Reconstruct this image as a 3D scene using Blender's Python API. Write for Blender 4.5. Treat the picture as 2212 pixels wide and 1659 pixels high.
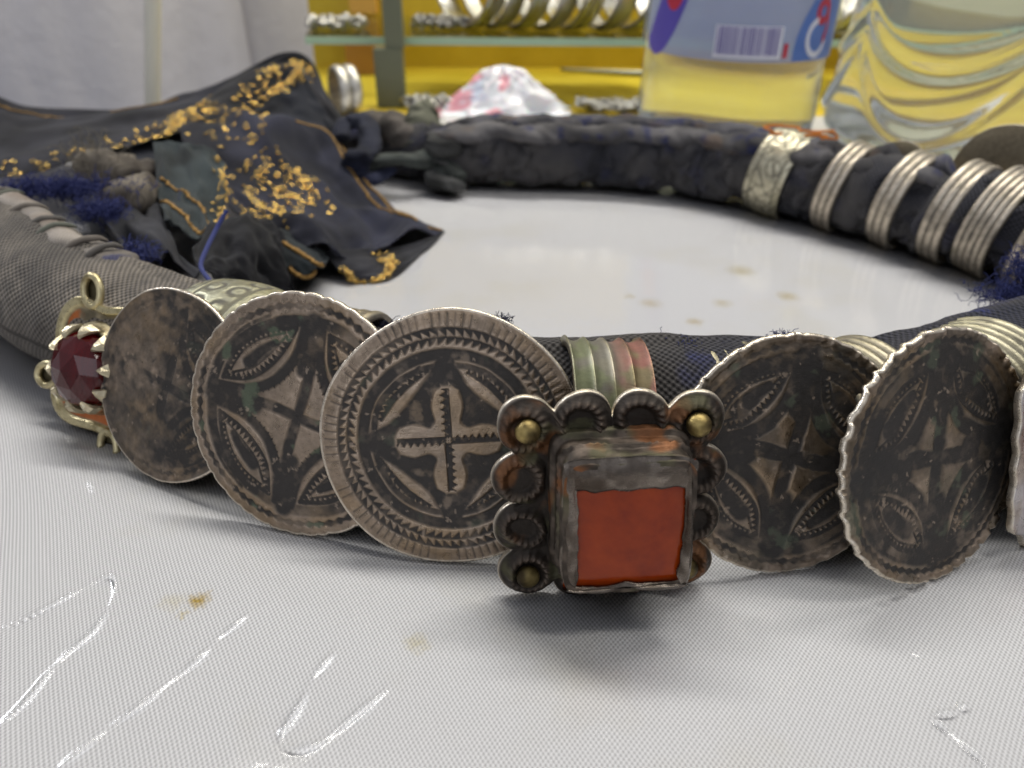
import bpy, math, random
import numpy as np
from mathutils import Vector, Matrix

# ------------------------------------------------------------------ camera, world, lamps
for o in list(bpy.data.objects): bpy.data.objects.remove(o)
SC = bpy.context.scene
COL = SC.collection
U = 0.01                                   # all builders below think in centimetres
CAM_H, PITCH, FPX, CX, CY = 7.9, math.radians(31.0), 1736.0, 1106.0, 829.5

cam = bpy.data.cameras.new('camera'); cam_o = bpy.data.objects.new('camera', cam); COL.objects.link(cam_o)
cam.sensor_width = 36.0; cam.lens = 36.0*FPX/2212.0
cam.clip_start = 0.002; cam.clip_end = 20.0
cam_o.location = (0, 0, CAM_H*U); cam_o.rotation_euler = (math.pi/2-PITCH, 0, 0)
cam.dof.use_dof = True; cam.dof.focus_distance = 0.108; cam.dof.aperture_fstop = 25.0
SC.camera = cam_o
SC.render.resolution_x, SC.render.resolution_y = 1024, 768

W = bpy.data.worlds.new('World'); SC.world = W; W.use_nodes = True
W.node_tree.nodes['Background'].inputs[0].default_value = (0.82, 0.84, 0.92, 1)
W.node_tree.nodes['Background'].inputs[1].default_value = 0.30
SC.view_settings.view_transform = 'Standard'; SC.view_settings.look = 'None'
SC.view_settings.exposure = 0.42; SC.view_settings.gamma = 1.0
SC.view_settings.use_curve_mapping = False

def lamp(name, loc, target, sx, sy, power, col):
    l = bpy.data.lights.new(name, 'AREA'); l.shape = 'RECTANGLE'
    l.size, l.size_y, l.energy, l.color = sx*U, sy*U, power, col
    o = bpy.data.objects.new(name, l); COL.objects.link(o)
    o.location = Vector(loc)*U
    o.rotation_euler = (Vector(target)-Vector(loc)).to_track_quat('-Z', 'Y').to_euler()
    return o
lamp('shop_ceiling_lamp', (10, 62, 120), (0, 14, 0), 110, 9, 8.4, (1.0, 0.97, 0.91))
lamp('shop_ceiling_lamp', (-140, 120, 115), (0, 12, 0), 24, 24, 13.0, (0.93, 0.95, 1.0))
lamp('shop_ceiling_lamp', (60, 5, 120), (0, 12, 0), 9, 90, 2.6, (1.0, 0.96, 0.88))
lamp('shop_door_daylight', (-70, -170, 110), (0, 12, 0), 110, 150, 5.0, (0.86, 0.91, 1.0))
lamp('display_strip_lamp', (6, 46, 28), (4, 43, 0), 34, 2, 0.5, (1.0, 0.94, 0.72))

# ------------------------------------------------------------------ helpers
rng = np.random.default_rng(7)
R_ = np.array((1.0, 0, 0)); F_ = np.array((0, math.cos(PITCH), -math.sin(PITCH))); UP_ = np.array((0, math.sin(PITCH), math.cos(PITCH)))
def ray(x, y): return F_ + R_*((x-CX)/FPX) - UP_*((y-CY)/FPX)
def at_h(x, y, h):                          # point of the place at height h (cm)
    r = ray(x, y); t = (CAM_H-h)/(-r[2]); return np.array((0, 0, CAM_H)) + r*t
def at_d(x, y, d):                          # point of the place d cm away over the table
    r = ray(x, y); t = d/r[1]; return np.array((0, 0, CAM_H)) + r*t

def vnoise(p, seed=0):
    p = np.asarray(p, float); i = np.floor(p).astype(np.int64); f = p-i; f = f*f*(3-2*f)
    def h(a, b, c):
        n = (a*374761393 + b*668265263 + c*2147483647 + seed*144269504) & 0xffffffff
        n = ((n ^ (n >> 13))*1274126177) & 0xffffffff
        n = ((n ^ (n >> 16))*2246822519) & 0xffffffff
        return ((n ^ (n >> 15)) & 0xffffff)/float(0xffffff)
    x, y, z = i[:, 0], i[:, 1], i[:, 2]; fx, fy, fz = f[:, 0], f[:, 1], f[:, 2]
    def l(a, b, t): return a+(b-a)*t
    return l(l(l(h(x, y, z), h(x+1, y, z), fx), l(h(x, y+1, z), h(x+1, y+1, z), fx), fy),
             l(l(h(x, y, z+1), h(x+1, y, z+1), fx), l(h(x, y+1, z+1), h(x+1, y+1, z+1), fx), fy), fz)
def fbm(p, oct=4, seed=0):
    p = np.asarray(p, float); a = 0.5; s = 0; t = 0
    for k in range(oct):
        s = s+a*vnoise(p*(2**k)+17.3*k, seed+k); t += a; a *= .5
    return s/t
def sst(a, b, x):
    t = np.clip((x-a)/(b-a), 0, 1); return t*t*(3-2*t)
def mixc(a, b, t):
    t = np.asarray(t)[:, None]; return np.asarray(a)*(1-t)+np.asarray(b)*t

def thing(name, loc=(0, 0, 0), label=None, cat=None, group=None, mat=None):
    o = bpy.data.objects.new(name, None); COL.objects.link(o); o.empty_display_size = .005
    if mat is not None: o.matrix_world = mat
    else: o.location = Vector(loc)*U
    if label: tag(o, label, cat, group)
    return o
def tag(o, label=None, cat=None, group=None, kind=None):
    if label: o['label'] = label
    if cat: o['category'] = cat
    if group: o['group'] = group
    if kind: o['kind'] = kind
    return o
def mesh(name, v, f, mat, parent=None, smooth=True, col=None, uv=None, loc=None, me=None):
    if me is None:
        v = np.asarray(v, float)*U
        me = bpy.data.meshes.new(name)
        me.from_pydata(v.tolist(), [], [tuple(int(k) for k in q) for q in f] if not isinstance(f, np.ndarray) else f.tolist())
        if col is not None:
            ca = me.color_attributes.new('Col', 'FLOAT_COLOR', 'POINT')
            c = np.asarray(col, float)
            if c.shape[1] == 3: c = np.concatenate([c, np.ones((len(c), 1))], 1)
            ca.data.foreach_set('color', c.astype(np.float32).ravel())
        if uv is not None:
            ul = me.uv_layers.new(name='UVMap'); idx = np.empty(len(me.loops), np.int32)
            me.loops.foreach_get('vertex_index', idx)
            ul.data.foreach_set('uv', np.asarray(uv, np.float32)[idx].ravel())
        me.polygons.foreach_set('use_smooth', np.full(len(me.polygons), smooth))
        me.materials.append(mat); me.update()
    o = bpy.data.objects.new(name, me); COL.objects.link(o)
    if parent is not None: o.parent = parent
    if loc is not None: o.location = Vector(loc)*U
    return o
def grid_faces(nu, nv, cu=False, cv=False):  # rows nu, columns nv
    i = np.arange(nu if cu else nu-1); j = np.arange(nv if cv else nv-1)
    I, J = np.meshgrid(i, j, indexing='ij'); I2, J2 = (I+1) % nu, (J+1) % nv
    return np.stack([I*nv+J, I*nv+J2, I2*nv+J2, I2*nv+J], -1).reshape(-1, 4)
def join(parts):
    V, Fc, n = [], [], 0
    for v, f in parts:
        v = np.asarray(v); V.append(v); Fc += [tuple(int(k)+n for k in q) for q in f]; n += len(v)
    return np.concatenate(V), Fc
def box(x0, x1, y0, y1, z0, z1):
    v = [(x, y, z) for x in (x0, x1) for y in (y0, y1) for z in (z0, z1)]
    return np.array(v, float), [(0, 1, 3, 2), (4, 6, 7, 5), (0, 4, 5, 1), (2, 3, 7, 6), (0, 2, 6, 4), (1, 5, 7, 3)]
def catmull(P, n, closed=False):
    P = np.asarray(P, float); N = len(P); segs = N if closed else N-1
    out = []
    for k in np.linspace(0, segs, n, endpoint=not closed):
        i = min(int(k), segs-1); t = k-i
        g = (lambda a: P[a % N]) if closed else (lambda a: P[max(0, min(N-1, a))])
        p0, p1, p2, p3 = g(i-1), g(i), g(i+1), g(i+2)
        out.append(.5*((2*p1)+(-p0+p2)*t+(2*p0-5*p1+4*p2-p3)*t*t+(-p0+3*p1-3*p2+p3)*t**3))
    return np.array(out)
def resample(P, n, closed=False):
    P = np.asarray(P); Q = np.vstack([P, P[:1]]) if closed else P
    L = np.r_[0, np.cumsum(np.linalg.norm(np.diff(Q[:, :3], axis=0), axis=1))]
    s = np.linspace(0, L[-1], n, endpoint=not closed)
    return np.stack([np.interp(s, L, Q[:, k]) for k in range(Q.shape[1])], 1), L[-1]
def frames(P, up=(0, 0, 1), closed=False):
    P = np.asarray(P, float)
    T = (np.roll(P, -1, 0)-np.roll(P, 1, 0)) if closed else np.gradient(P, axis=0)
    T /= np.linalg.norm(T, axis=1)[:, None]+1e-12
    S = np.cross(T, np.asarray(up, float)); n = np.linalg.norm(S, axis=1)[:, None]
    S = np.where(n > 1e-3, S/(n+1e-9), np.array((1., 0, 0))); N = np.cross(S, T)
    return T, S, N
def tube(P, r, seg=6, closed=False, up=(0, 0, 1), caps=True):
    P = np.asarray(P, float); n = len(P); r = np.broadcast_to(np.asarray(r, float), (n,))
    T, S, N = frames(P, up, closed); a = np.linspace(0, 2*math.pi, seg, endpoint=False)
    v = P[:, None]+(S[:, None]*np.cos(a)[None, :, None]+N[:, None]*np.sin(a)[None, :, None])*r[:, None, None]
    f = grid_faces(n, seg, closed, True)[:, ::-1].tolist()
    if caps and not closed: f += [tuple(range(seg)), tuple(range(n*seg-1, (n-1)*seg-1, -1))]
    return v.reshape(-1, 3), f
def lathe(prof, seg=48, axis='z'):           # prof rows: radius, axial
    prof = np.asarray(prof, float); a = np.linspace(0, 2*math.pi, seg, endpoint=False)
    v = np.stack([prof[:, None, 0]*np.cos(a), prof[:, None, 0]*np.sin(a), np.repeat(prof[:, None, 1], seg, 1)], -1)
    return v.reshape(-1, 3), grid_faces(len(prof), seg, False, True).tolist()
def ball(r, c=(0, 0, 0), nu=8, nv=12, sz=1.0):
    t = np.linspace(-math.pi/2, math.pi/2, nu)
    v, f = lathe(np.stack([np.cos(t)*r+1e-5, np.sin(t)*r*sz], 1), nv); return v+np.array(c), f
def torus(R, r, nu=20, nv=8, sq=1.0):
    a = np.linspace(0, 2*math.pi, nu, endpoint=False)
    P = np.stack([R*np.cos(a), R*sq*np.sin(a), 0*a], 1); return tube(P, r, nv, True)

# ------------------------------------------------------------------ materials
def M(name, color=(.5, .5, .5), rough=.5, metal=0., attr=False, **kw):
    m = bpy.data.materials.new(name); m.use_nodes = True
    b = m.node_tree.nodes['Principled BSDF']
    b.inputs['Base Color'].default_value = (*color, 1); b.inputs['Roughness'].default_value = rough
    b.inputs['Metallic'].default_value = metal
    for k, v in kw.items():
        k = k.replace('_', ' ')
        if k in b.inputs: b.inputs[k].default_value = v
    if attr:
        a = m.node_tree.nodes.new('ShaderNodeAttribute'); a.attribute_name = 'Col'
        m.node_tree.links.new(a.outputs['Color'], b.inputs['Base Color'])
    return m
def nd(m, t, **kw):
    n = m.node_tree.nodes.new(t)
    for k, v in kw.items(): setattr(n, k, v)
    return n
def ln(m, a, b): m.node_tree.links.new(a, b)
def bsdf(m): return m.node_tree.nodes['Principled BSDF']
def mth(m, op, a, b=None, c=None):
    n = nd(m, 'ShaderNodeMath', operation=op)
    for i, x in enumerate((a, b, c)):
        if x is None: continue
        if hasattr(x, 'links'): ln(m, x, n.inputs[i])
        else: n.inputs[i].default_value = x
    return n.outputs[0]
def mixrgb(m, mode, fac, a, b):
    n = nd(m, 'ShaderNodeMix', data_type='RGBA', blend_type=mode)
    for s, x in ((n.inputs[0], fac), (n.inputs[6], a), (n.inputs[7], b)):
        if hasattr(x, 'links'): ln(m, x, s)
        elif isinstance(x, tuple): s.default_value = (*x, 1)
        else: s.default_value = x
    return n.outputs[2]
def noise(m, scale, coord=None, detail=4, rough=.6):
    n = nd(m, 'ShaderNodeTexNoise'); n.inputs['Scale'].default_value = scale
    n.inputs['Detail'].default_value = detail; n.inputs['Roughness'].default_value = rough
    if coord is None: coord = nd(m, 'ShaderNodeTexCoord').outputs['Object']
    ln(m, coord, n.inputs['Vector']); return n.outputs['Fac']
def ramp(m, fac, a, b, lo=(0, 0, 0), hi=(1, 1, 1)):
    n = nd(m, 'ShaderNodeValToRGB'); e = n.color_ramp.elements
    e[0].position, e[1].position = a, b; e[0].color = (*lo, 1); e[1].color = (*hi, 1)
    ln(m, fac, n.inputs[0]); return n.outputs[0]
def bump(m, h, dist, strength=1.0, target='Normal'):
    n = nd(m, 'ShaderNodeBump'); n.inputs['Distance'].default_value = dist; n.inputs['Strength'].default_value = strength
    ln(m, h, n.inputs['Height']); ln(m, n.outputs[0], bsdf(m).inputs[target]); return n

def silver_mat(name, rough_hi=.29, metal=.92):
    # Col.rgb the metal colour (bare silver, niello, verdigris, painted rim highlight), Col.a how bare the metal is
    m = M(name, attr=True, metal=metal); a = [n for n in m.node_tree.nodes if n.type == 'ATTRIBUTE'][0]
    n1 = noise(m, 900, detail=6); n2 = noise(m, 4200, detail=3)
    r = mth(m, 'ADD', mth(m, 'MULTIPLY', mth(m, 'SUBTRACT', 1.0, a.outputs['Alpha']), .3), rough_hi)
    r = mth(m, 'ADD', r, mth(m, 'MULTIPLY', mth(m, 'SUBTRACT', n1, .5), .35)); ln(m, r, bsdf(m).inputs['Roughness'])
    mt = mth(m, 'ADD', mth(m, 'MULTIPLY', a.outputs['Alpha'], .55), metal-.55); ln(m, mt, bsdf(m).inputs['Metallic'])
    c = mixrgb(m, 'MULTIPLY', 1.0, a.outputs['Color'], ramp(m, n1, .25, .75, (.68, .66, .62), (1.15, 1.12, 1.08)))
    ln(m, c, bsdf(m).inputs['Base Color'])
    mp = nd(m, 'ShaderNodeMapping'); mp.inputs['Rotation'].default_value = (0, 0, .6); mp.inputs['Scale'].default_value = (350, 5200, 350)
    ln(m, nd(m, 'ShaderNodeTexCoord').outputs['Object'], mp.inputs[0]); n3 = noise(m, 1.0, mp.outputs[0], 3)   # fine scratches
    bump(m, mth(m, 'ADD', mth(m, 'ADD', n1, mth(m, 'MULTIPLY', n2, .5)), mth(m, 'MULTIPLY', n3, .45)), .00014, .6)
    return m
M_ENG = silver_mat('engraved_silver')
M_RIM = M('worn_silver_edge', (.62, .57, .5), .3, 1.0)
M_BAND = silver_mat('ribbed_silver', .36)

def weave_mat(name, pitch_u, pitch_v, attr=True, color=(.05, .05, .06), rough=.9, depth=.00025, dark=.35):
    m = M(name, color, rough, attr=attr, Specular_IOR_Level=.25)
    uv = nd(m, 'ShaderNodeUVMap'); uv.uv_map = 'UVMap'
    nz = nd(m, 'ShaderNodeTexNoise'); nz.inputs['Scale'].default_value = 1.2; nz.inputs['Detail'].default_value = 3
    ln(m, uv.outputs[0], nz.inputs['Vector'])
    vm = nd(m, 'ShaderNodeVectorMath', operation='MULTIPLY_ADD'); ln(m, nz.outputs['Color'], vm.inputs[0])
    vm.inputs[1].default_value = (.12, .12, 0); ln(m, uv.outputs[0], vm.inputs[2])
    s = nd(m, 'ShaderNodeSeparateXYZ'); ln(m, vm.outputs[0], s.inputs[0])
    a = mth(m, 'SINE', mth(m, 'MULTIPLY', s.outputs[0], math.pi/pitch_u)); b = mth(m, 'SINE', mth(m, 'MULTIPLY', s.outputs[1], math.pi/pitch_v))
    h = mth(m, 'MULTIPLY_ADD', mth(m, 'MULTIPLY', a, b), .5, .5)
    fz = nd(m, 'ShaderNodeTexNoise'); fz.inputs['Scale'].default_value = 60; ln(m, uv.outputs[0], fz.inputs['Vector'])
    hh = mth(m, 'ADD', h, mth(m, 'MULTIPLY', fz.outputs['Fac'], .5))
    bump(m, hh, depth, .9)
    src = [n for n in m.node_tree.nodes if n.type == 'ATTRIBUTE'][0].outputs['Color'] if attr else color
    c = mixrgb(m, 'MULTIPLY', 1.0, src, ramp(m, hh, .25, 1.05, (dark, dark, dark), (1.5, 1.5, 1.5)))
    ln(m, c, bsdf(m).inputs['Base Color'])
    bsdf(m).inputs['Sheen Weight'].default_value = .15; bsdf(m).inputs['Sheen Roughness'].default_value = .5
    return m
M_ROLL = weave_mat('dusty_canvas', .058, .055, dark=.16, depth=.0004)
M_RAG = weave_mat('dark_cotton_rag', .035, .035, depth=.00008, dark=.75)
M_SCARF = weave_mat('black_gauze', .05, .05, depth=.00006, dark=.6, rough=.9)
bsdf(M_SCARF).inputs['Sheen Weight'].default_value = .07; bsdf(M_RAG).inputs['Sheen Weight'].default_value = .03; bsdf(M_ROLL).inputs['Sheen Weight'].default_value = .06
M_BLUE = M('blue_cotton_thread', (.022, .03, .13), .9)
M_NAVY = M('navy_cotton_thread', (.018, .02, .045), .9)
M_GOLD = M('gold_thread', (.92, .63, .20), .22, 1.0)
M_DULLGOLD = M('dull_gold_stitch', (.34, .2, .06), .5, .6)

# ------------------------------------------------------------------ table and plastic sheet
def table_mat():
    m = M('woven_white_vinyl', (.7, .7, .7), .55, Specular_IOR_Level=.35)
    tc = nd(m, 'ShaderNodeTexCoord').outputs['Object']
    mp = nd(m, 'ShaderNodeMapping'); mp.inputs['Rotation'].default_value = (0, 0, math.radians(5)); ln(m, tc, mp.inputs[0])
    w = nd(m, 'ShaderNodeTexNoise'); w.inputs['Scale'].default_value = 14; w.inputs['Detail'].default_value = 1; ln(m, tc, w.inputs['Vector'])
    vm = nd(m, 'ShaderNodeVectorMath', operation='MULTIPLY_ADD'); ln(m, w.outputs['Color'], vm.inputs[0])
    vm.inputs[1].default_value = (.006, .006, 0); ln(m, mp.outputs[0], vm.inputs[2])
    s = nd(m, 'ShaderNodeSeparateXYZ'); ln(m, vm.outputs[0], s.inputs[0])
    a = mth(m, 'SINE', mth(m, 'MULTIPLY', s.outputs[0], math.pi/.00029)); b = mth(m, 'SINE', mth(m, 'MULTIPLY', s.outputs[1], math.pi/.00042))
    h = mth(m, 'MULTIPLY_ADD', mth(m, 'MULTIPLY', a, b), .5, .5)
    bump(m, h, .00016, .8)
    c = ramp(m, h, .05, .75, (.45, .445, .455), (.80, .80, .815))
    # yellowish soiling and small specks
    st = noise(m, 22, tc, 5); c = mixrgb(m, 'MULTIPLY', 1.0, c, ramp(m, st, .52, .78, (1, 1, 1), (.93, .90, .80)))
    sp = noise(m, 160, tc, 2); c = mixrgb(m, 'MULTIPLY', 1.0, c, ramp(m, sp, .77, .84, (1, 1, 1), (.72, .62, .42)))
    vo = nd(m, 'ShaderNodeTexVoronoi'); vo.inputs['Scale'].default_value = 75; ln(m, tc, vo.inputs['Vector'])
    c = mixrgb(m, 'MULTIPLY', 1.0, c, ramp(m, vo.outputs['Distance'], .012, .03, (.3, .25, .2), (1, 1, 1)))
    # mustard spots with a shape of their own
    for (px, py, rr, colr) in ((428, 1296, .12, (.66, .46, .08)), (392, 1330, .06, (.86, .76, .5)), (372, 1300, .14, (.95, .91, .8)),
                               (1405, 655, .22, (.86, .80, .66)), (1560, 655, .2, (.86, .80, .66)), (1500, 695, .16, (.8, .7, .5)), (1360, 640, .12, (.86, .80, .66)),
                               (1600, 585, .3, (.82, .76, .6)), (1700, 640, .22, (.82, .74, .55)), (900, 1390, .14, (.9, .85, .7))):
        p = at_h(px, py, 0)*U
        d = nd(m, 'ShaderNodeVectorMath', operation='DISTANCE'); d.inputs[1].default_value = p
        jit = nd(m, 'ShaderNodeVectorMath', operation='MULTIPLY_ADD'); jn = nd(m, 'ShaderNodeTexNoise'); jn.inputs['Scale'].default_value = 900
        ln(m, tc, jn.inputs['Vector']); ln(m, jn.outputs['Color'], jit.inputs[0]); jit.inputs[1].default_value = (.0030, .0030, 0); ln(m, tc, jit.inputs[2])
        off = nd(m, 'ShaderNodeVectorMath', operation='SUBTRACT'); ln(m, jit.outputs[0], off.inputs[0]); off.inputs[1].default_value = (.0015, .0015, 0)
        ln(m, off.outputs[0], d.inputs[0])
        c = mixrgb(m, 'MULTIPLY', 1.0, c, ramp(m, mth(m, 'MULTIPLY', d.outputs['Value'], 1/(rr*U*2)), .1, .75, colr, (1, 1, 1)))
    ln(m, c, bsdf(m).inputs['Base Color'])
    return m
M_TABLE = table_mat()
TB = 35.4
xs = np.r_[np.linspace(-60, -16, 8), np.linspace(-15, 15, 90), np.linspace(16, 60, 8)]; ys = np.r_[np.linspace(-8, 2, 4), np.linspace(3, TB, 90)]
X, Y = np.meshgrid(xs, ys, indexing='ij'); Z = 0*X
v = np.stack([X, Y, Z], -1).reshape(-1, 3); f = grid_faces(len(xs), len(ys))[:, ::-1].tolist()
tb = mesh('tabletop', v, f, M_TABLE); tag(tb, kind='structure')
v, f = box(-60, 60, -8, TB-.02, -3.2, -.06); tag(mesh('table_slab', v, f, M('table_board', (.35, .34, .33), .7)), kind='structure')

# clear plastic sheet with creases, laid over the tabletop
creases = [[(-40, 1385), (100, 1315), (190, 1268), (236, 1246), (252, 1262), (240, 1312), (205, 1362), (150, 1412), (105, 1460), (50, 1525), (-20, 1590)],
           [(120, 1670), (230, 1580), (330, 1505), (420, 1432), (480, 1375), (550, 1318)],
           [(732, 1402), (690, 1450), (655, 1515), (610, 1592), (640, 1622), (700, 1602), (770, 1545), (855, 1478)],
           [(2092, 1522), (2060, 1540), (2018, 1552), (2060, 1590), (2150, 1668)], [(1965, 1412), (1990, 1420)]]
crw = [(.036, .034), (.030, .028), (.038, .036), (.038, .034), (.02, .008)]
xs = np.r_[np.linspace(-60, -9, 24), np.linspace(-8.9, 8.9, 1000), np.linspace(9, 60, 24)]
ys = np.r_[np.linspace(-8, 4.6, 12), np.linspace(4.65, 8.4, 270), np.linspace(8.5, TB, 120)]
X, Y = np.meshgrid(xs, ys, indexing='ij'); Q = np.stack([X.ravel(), Y.ravel()], 1)
Z = .02+.012*fbm(np.c_[Q*.35, 0*Q[:, :1]], 2, 3)
near = (np.abs(Q[:, 0]) < 9) & (Q[:, 1] < 9)
for pts, (wd, ht) in zip(creases, crw):
    C = catmull([at_h(x, y, 0)[:2] for x, y in pts], 90)
    d2 = np.full(len(Q), 9e9); ii = np.where(near)[0]
    D = ((Q[ii, None]-C[None])**2).sum(-1); k = D.argmin(1); d = np.sqrt(D.min(1))
    t = k/89.; amp = ht*np.clip(np.minimum(t*8, (1-t)*8), 0, 1)*(.75+.5*np.sin(t*23))
    Z[ii] += amp*np.exp(-(d/wd)**2)
M_FILM = bpy.data.materials.new('clear_plastic_film'); M_FILM.use_nodes = True
nt = M_FILM.node_tree; nt.nodes.remove(nt.nodes['Principled BSDF'])
tr = nd(M_FILM, 'ShaderNodeBsdfTransparent'); gl = nd(M_FILM, 'ShaderNodeBsdfGlossy'); gl.inputs['Roughness'].default_value = .10
mxs = nd(M_FILM, 'ShaderNodeMixShader'); fr = nd(M_FILM, 'ShaderNodeFresnel'); fr.inputs[0].default_value = 1.46
bp = nd(M_FILM, 'ShaderNodeBump'); bp.inputs['Distance'].default_value = .00012; bp.inputs['Strength'].default_value = .5
ln(M_FILM, noise(M_FILM, 260, detail=4), bp.inputs['Height']); ln(M_FILM, bp.outputs[0], gl.inputs['Normal'])
ln(M_FILM, fr.outputs[0], mxs.inputs[0]); ln(M_FILM, tr.outputs[0], mxs.inputs[1]); ln(M_FILM, gl.outputs[0], mxs.inputs[2])
ln(M_FILM, mxs.outputs[0], nt.nodes['Material Output'].inputs['Surface'])
film = mesh('plastic_sheet', np.stack([X.ravel(), Y.ravel(), Z], 1), grid_faces(len(xs), len(ys))[:, ::-1], M_FILM)
tag(film, 'clear glossy creased plastic sheet covering the woven white tabletop', 'plastic sheet')

# ------------------------------------------------------------------ ring frames
def ring_frame(c, yaw, elev, roll=0.):
    y, e = math.radians(yaw), math.radians(elev)
    n = Vector((math.sin(y)*math.cos(e), -math.cos(y)*math.cos(e), math.sin(e)))
    x = Vector((math.cos(y), math.sin(y), 0)); u = n.cross(x)
    m = Matrix((x, u, n)).transposed().to_4x4() @ Matrix.Rotation(math.radians(roll), 4, 'Z')
    m.translation = Vector(c)*U; return m, np.array(n), np.array(u), np.array(x)
# name: pixel centre used once to find where the ring lies, radius, yaw, lean
RG = {'A': (168, 800, 1.42, -26, 24), 'B': (388, 832, 1.50, -27, 24), 'C': (645, 900, 1.74, -15, 21), 'D': (970, 950, 1.76, -3, 22),
      'E': (1312, 1052, 1.40, 4, 9), 'F': (1706, 985, 1.64, 9, 21), 'G': (2030, 990, 1.72, 27, 19), 'H': (2310, 930, 1.5, 34, 14)}
FR = {}
for k, (px, py, r, yaw, el) in RG.items():
    hgt = r*math.cos(math.radians(el))+.05
    c_ = at_h(px, py, hgt); sh = {'A': -.4, 'B': .22}.get(k, 0); c_ = c_+ring_frame(c_, yaw, el)[1]*sh
    FR[k] = (c_,)+ring_frame(c_, yaw, el)

# ------------------------------------------------------------------ the cloth roll (loop)
BACK = 1.42; BK = {'A': 1.3, 'B': 1.5, 'C': 1.45, 'D': 1.42, 'F': 1.85, 'G': 1.7}
front = []
for k in 'BCDFG':
    c, m, n, u, x = FR[k]; p = c-n*BK[k]; front.append((p[0], p[1], 1.14, 1.14))
def tp(px, py, r): p = at_h(px, py, r); return (p[0], p[1], r, r*(1.07 if py < 400 else 1.0))
path_ctrl = ([tp(-420, 470, 1.1), tp(-300, 500, 1.2), tp(-150, 520, 1.25), tp(10, 560, 1.28), tp(160, 660, 1.2)] + front +
             [tp(2290, 775, 1.18), tp(2480, 660, 1.2), tp(2420, 560, 1.2), tp(2200, 497, 1.2), tp(2010, 450, 1.16), tp(1840, 412, 1.1), tp(1680, 382, 1.03),
              tp(1500, 352, .98), tp(1300, 338, .95), tp(1100, 336, .93), tp(950, 332, .88), tp(820, 318, .75), tp(730, 312, .7)])
PATH, PLEN = resample(catmull(path_ctrl, 900), 1100)
T, S, N = frames(PATH[:, [0, 1, 3]])
def path_near(p):                            # index of the path point nearest to p (cm, over the table)
    return int(((PATH[:, :2]-np.asarray(p)[:2])**2).sum(1).argmin())
iA, iG = path_near(at_h(60, 560, 1.2)), path_near(front[-1])
i_left1 = path_near(at_h(330, 760, 1.1)); i_right = path_near(at_h(2300, 540, 1.2))
arc = np.linspace(0, PLEN, len(PATH))
HOOPPX = ((1683, 383), (1826, 410), (1962, 435), (2078, 462), (2165, 488), (2262, 515))
HOOPS = [arc[path_near(at_h(x_, y_, 1.1))] for x_, y_ in HOOPPX]
def pinch(ss, w=.5): return np.clip(sum(np.exp(-((ss-h_)/w)**2) for h_ in HOOPS), 0, 1)
seg = 72; ang = np.linspace(0, 2*math.pi, seg, endpoint=False)   # 0: outer/inner side, pi/2 up
I, A = np.meshgrid(np.arange(len(PATH)), ang, indexing='ij')
s = arc[I].ravel(); a = A.ravel(); idx = I.ravel()
canvas = 1-sst(i_right-60, i_right+30, idx.astype(float))          # 1 where smooth canvas, 0 where crumpled rag
rag = 1-canvas
cyl = np.stack([s*.9, np.cos(a)*1.1, np.sin(a)*1.1], 1)
n1 = fbm(cyl*1.0, 4, 11); n2 = fbm(np.stack([s*2.3, np.cos(a)*.7, np.sin(a)*.7], 1), 3, 21)
rid = 1-np.abs(2*fbm(np.stack([s*1.5+.8*np.sin(a), np.cos(a)*1.3+.35*s, np.sin(a)*1.3], 1), 3, 31)-1)
rr = PATH[idx, 2]*(1+canvas*(.10*(n1-.5)+.04*(n2-.5)) + rag*(.16*(n1-.5)+.12*(n2-.5)-.16*sst(.84, .99, rid)-.16*sst(.9, .995, np.abs(np.sin(s*1.25+1.2*n1+.4*np.sin(a))))+.10*np.abs(np.sin(s*1.55+.5*np.sin(2*a)))-.13*pinch(s)))
seam_a = 1.75+.25*np.sin(s*.55)
step = sst(.0, .12, a-seam_a)*(1-sst(.5, 1.5, a-seam_a)); rr += .1*step*(.6+.4*n1)
px_ = PATH[idx]; rad = S[idx]*np.cos(a)[:, None]+N[idx]*np.sin(a)[:, None]
v = px_[:, [0, 1, 3]]+rad*rr[:, None]; v[:, 2] = np.maximum(v[:, 2], .045)
dust = fbm(cyl*.7+5, 4, 41); fine = fbm(cyl*6, 3, 51)
leftness = 1-sst(i_left1-20, i_left1+120, idx.astype(float))
base = mixc((.021, .022, .034), (.05, .045, .042), sst(.35, .7, dust))
base = mixc(base, mixc((.085, .075, .065), (.22, .19, .155), sst(.3, .75, dust*.6+fine*.4)), leftness*.95)
base = mixc(base, mixc((.036, .036, .044), (.088, .082, .080), sst(.3, .75, dust)), rag)
blue = sst(.6, .72, fbm(cyl*1.6+9, 3, 61))*(.25+.75*np.exp(-((a-seam_a)/.5)**2))
base = mixc(base, (.018, .024, .10), blue*.8*(1-leftness))
rope_base = PATH[path_near((0, 10)), :2]
rope = thing('cloth_rope', (0, 0, 0), 'dark navy and grey rolled cloth rope laid in a loop, strung with silver rings', 'cloth rope')
mesh('cloth_roll', v, grid_faces(len(PATH), seg, False, True)[:, ::-1], M_ROLL, rope, col=base, uv=np.stack([s, a*1.1], 1))
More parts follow.
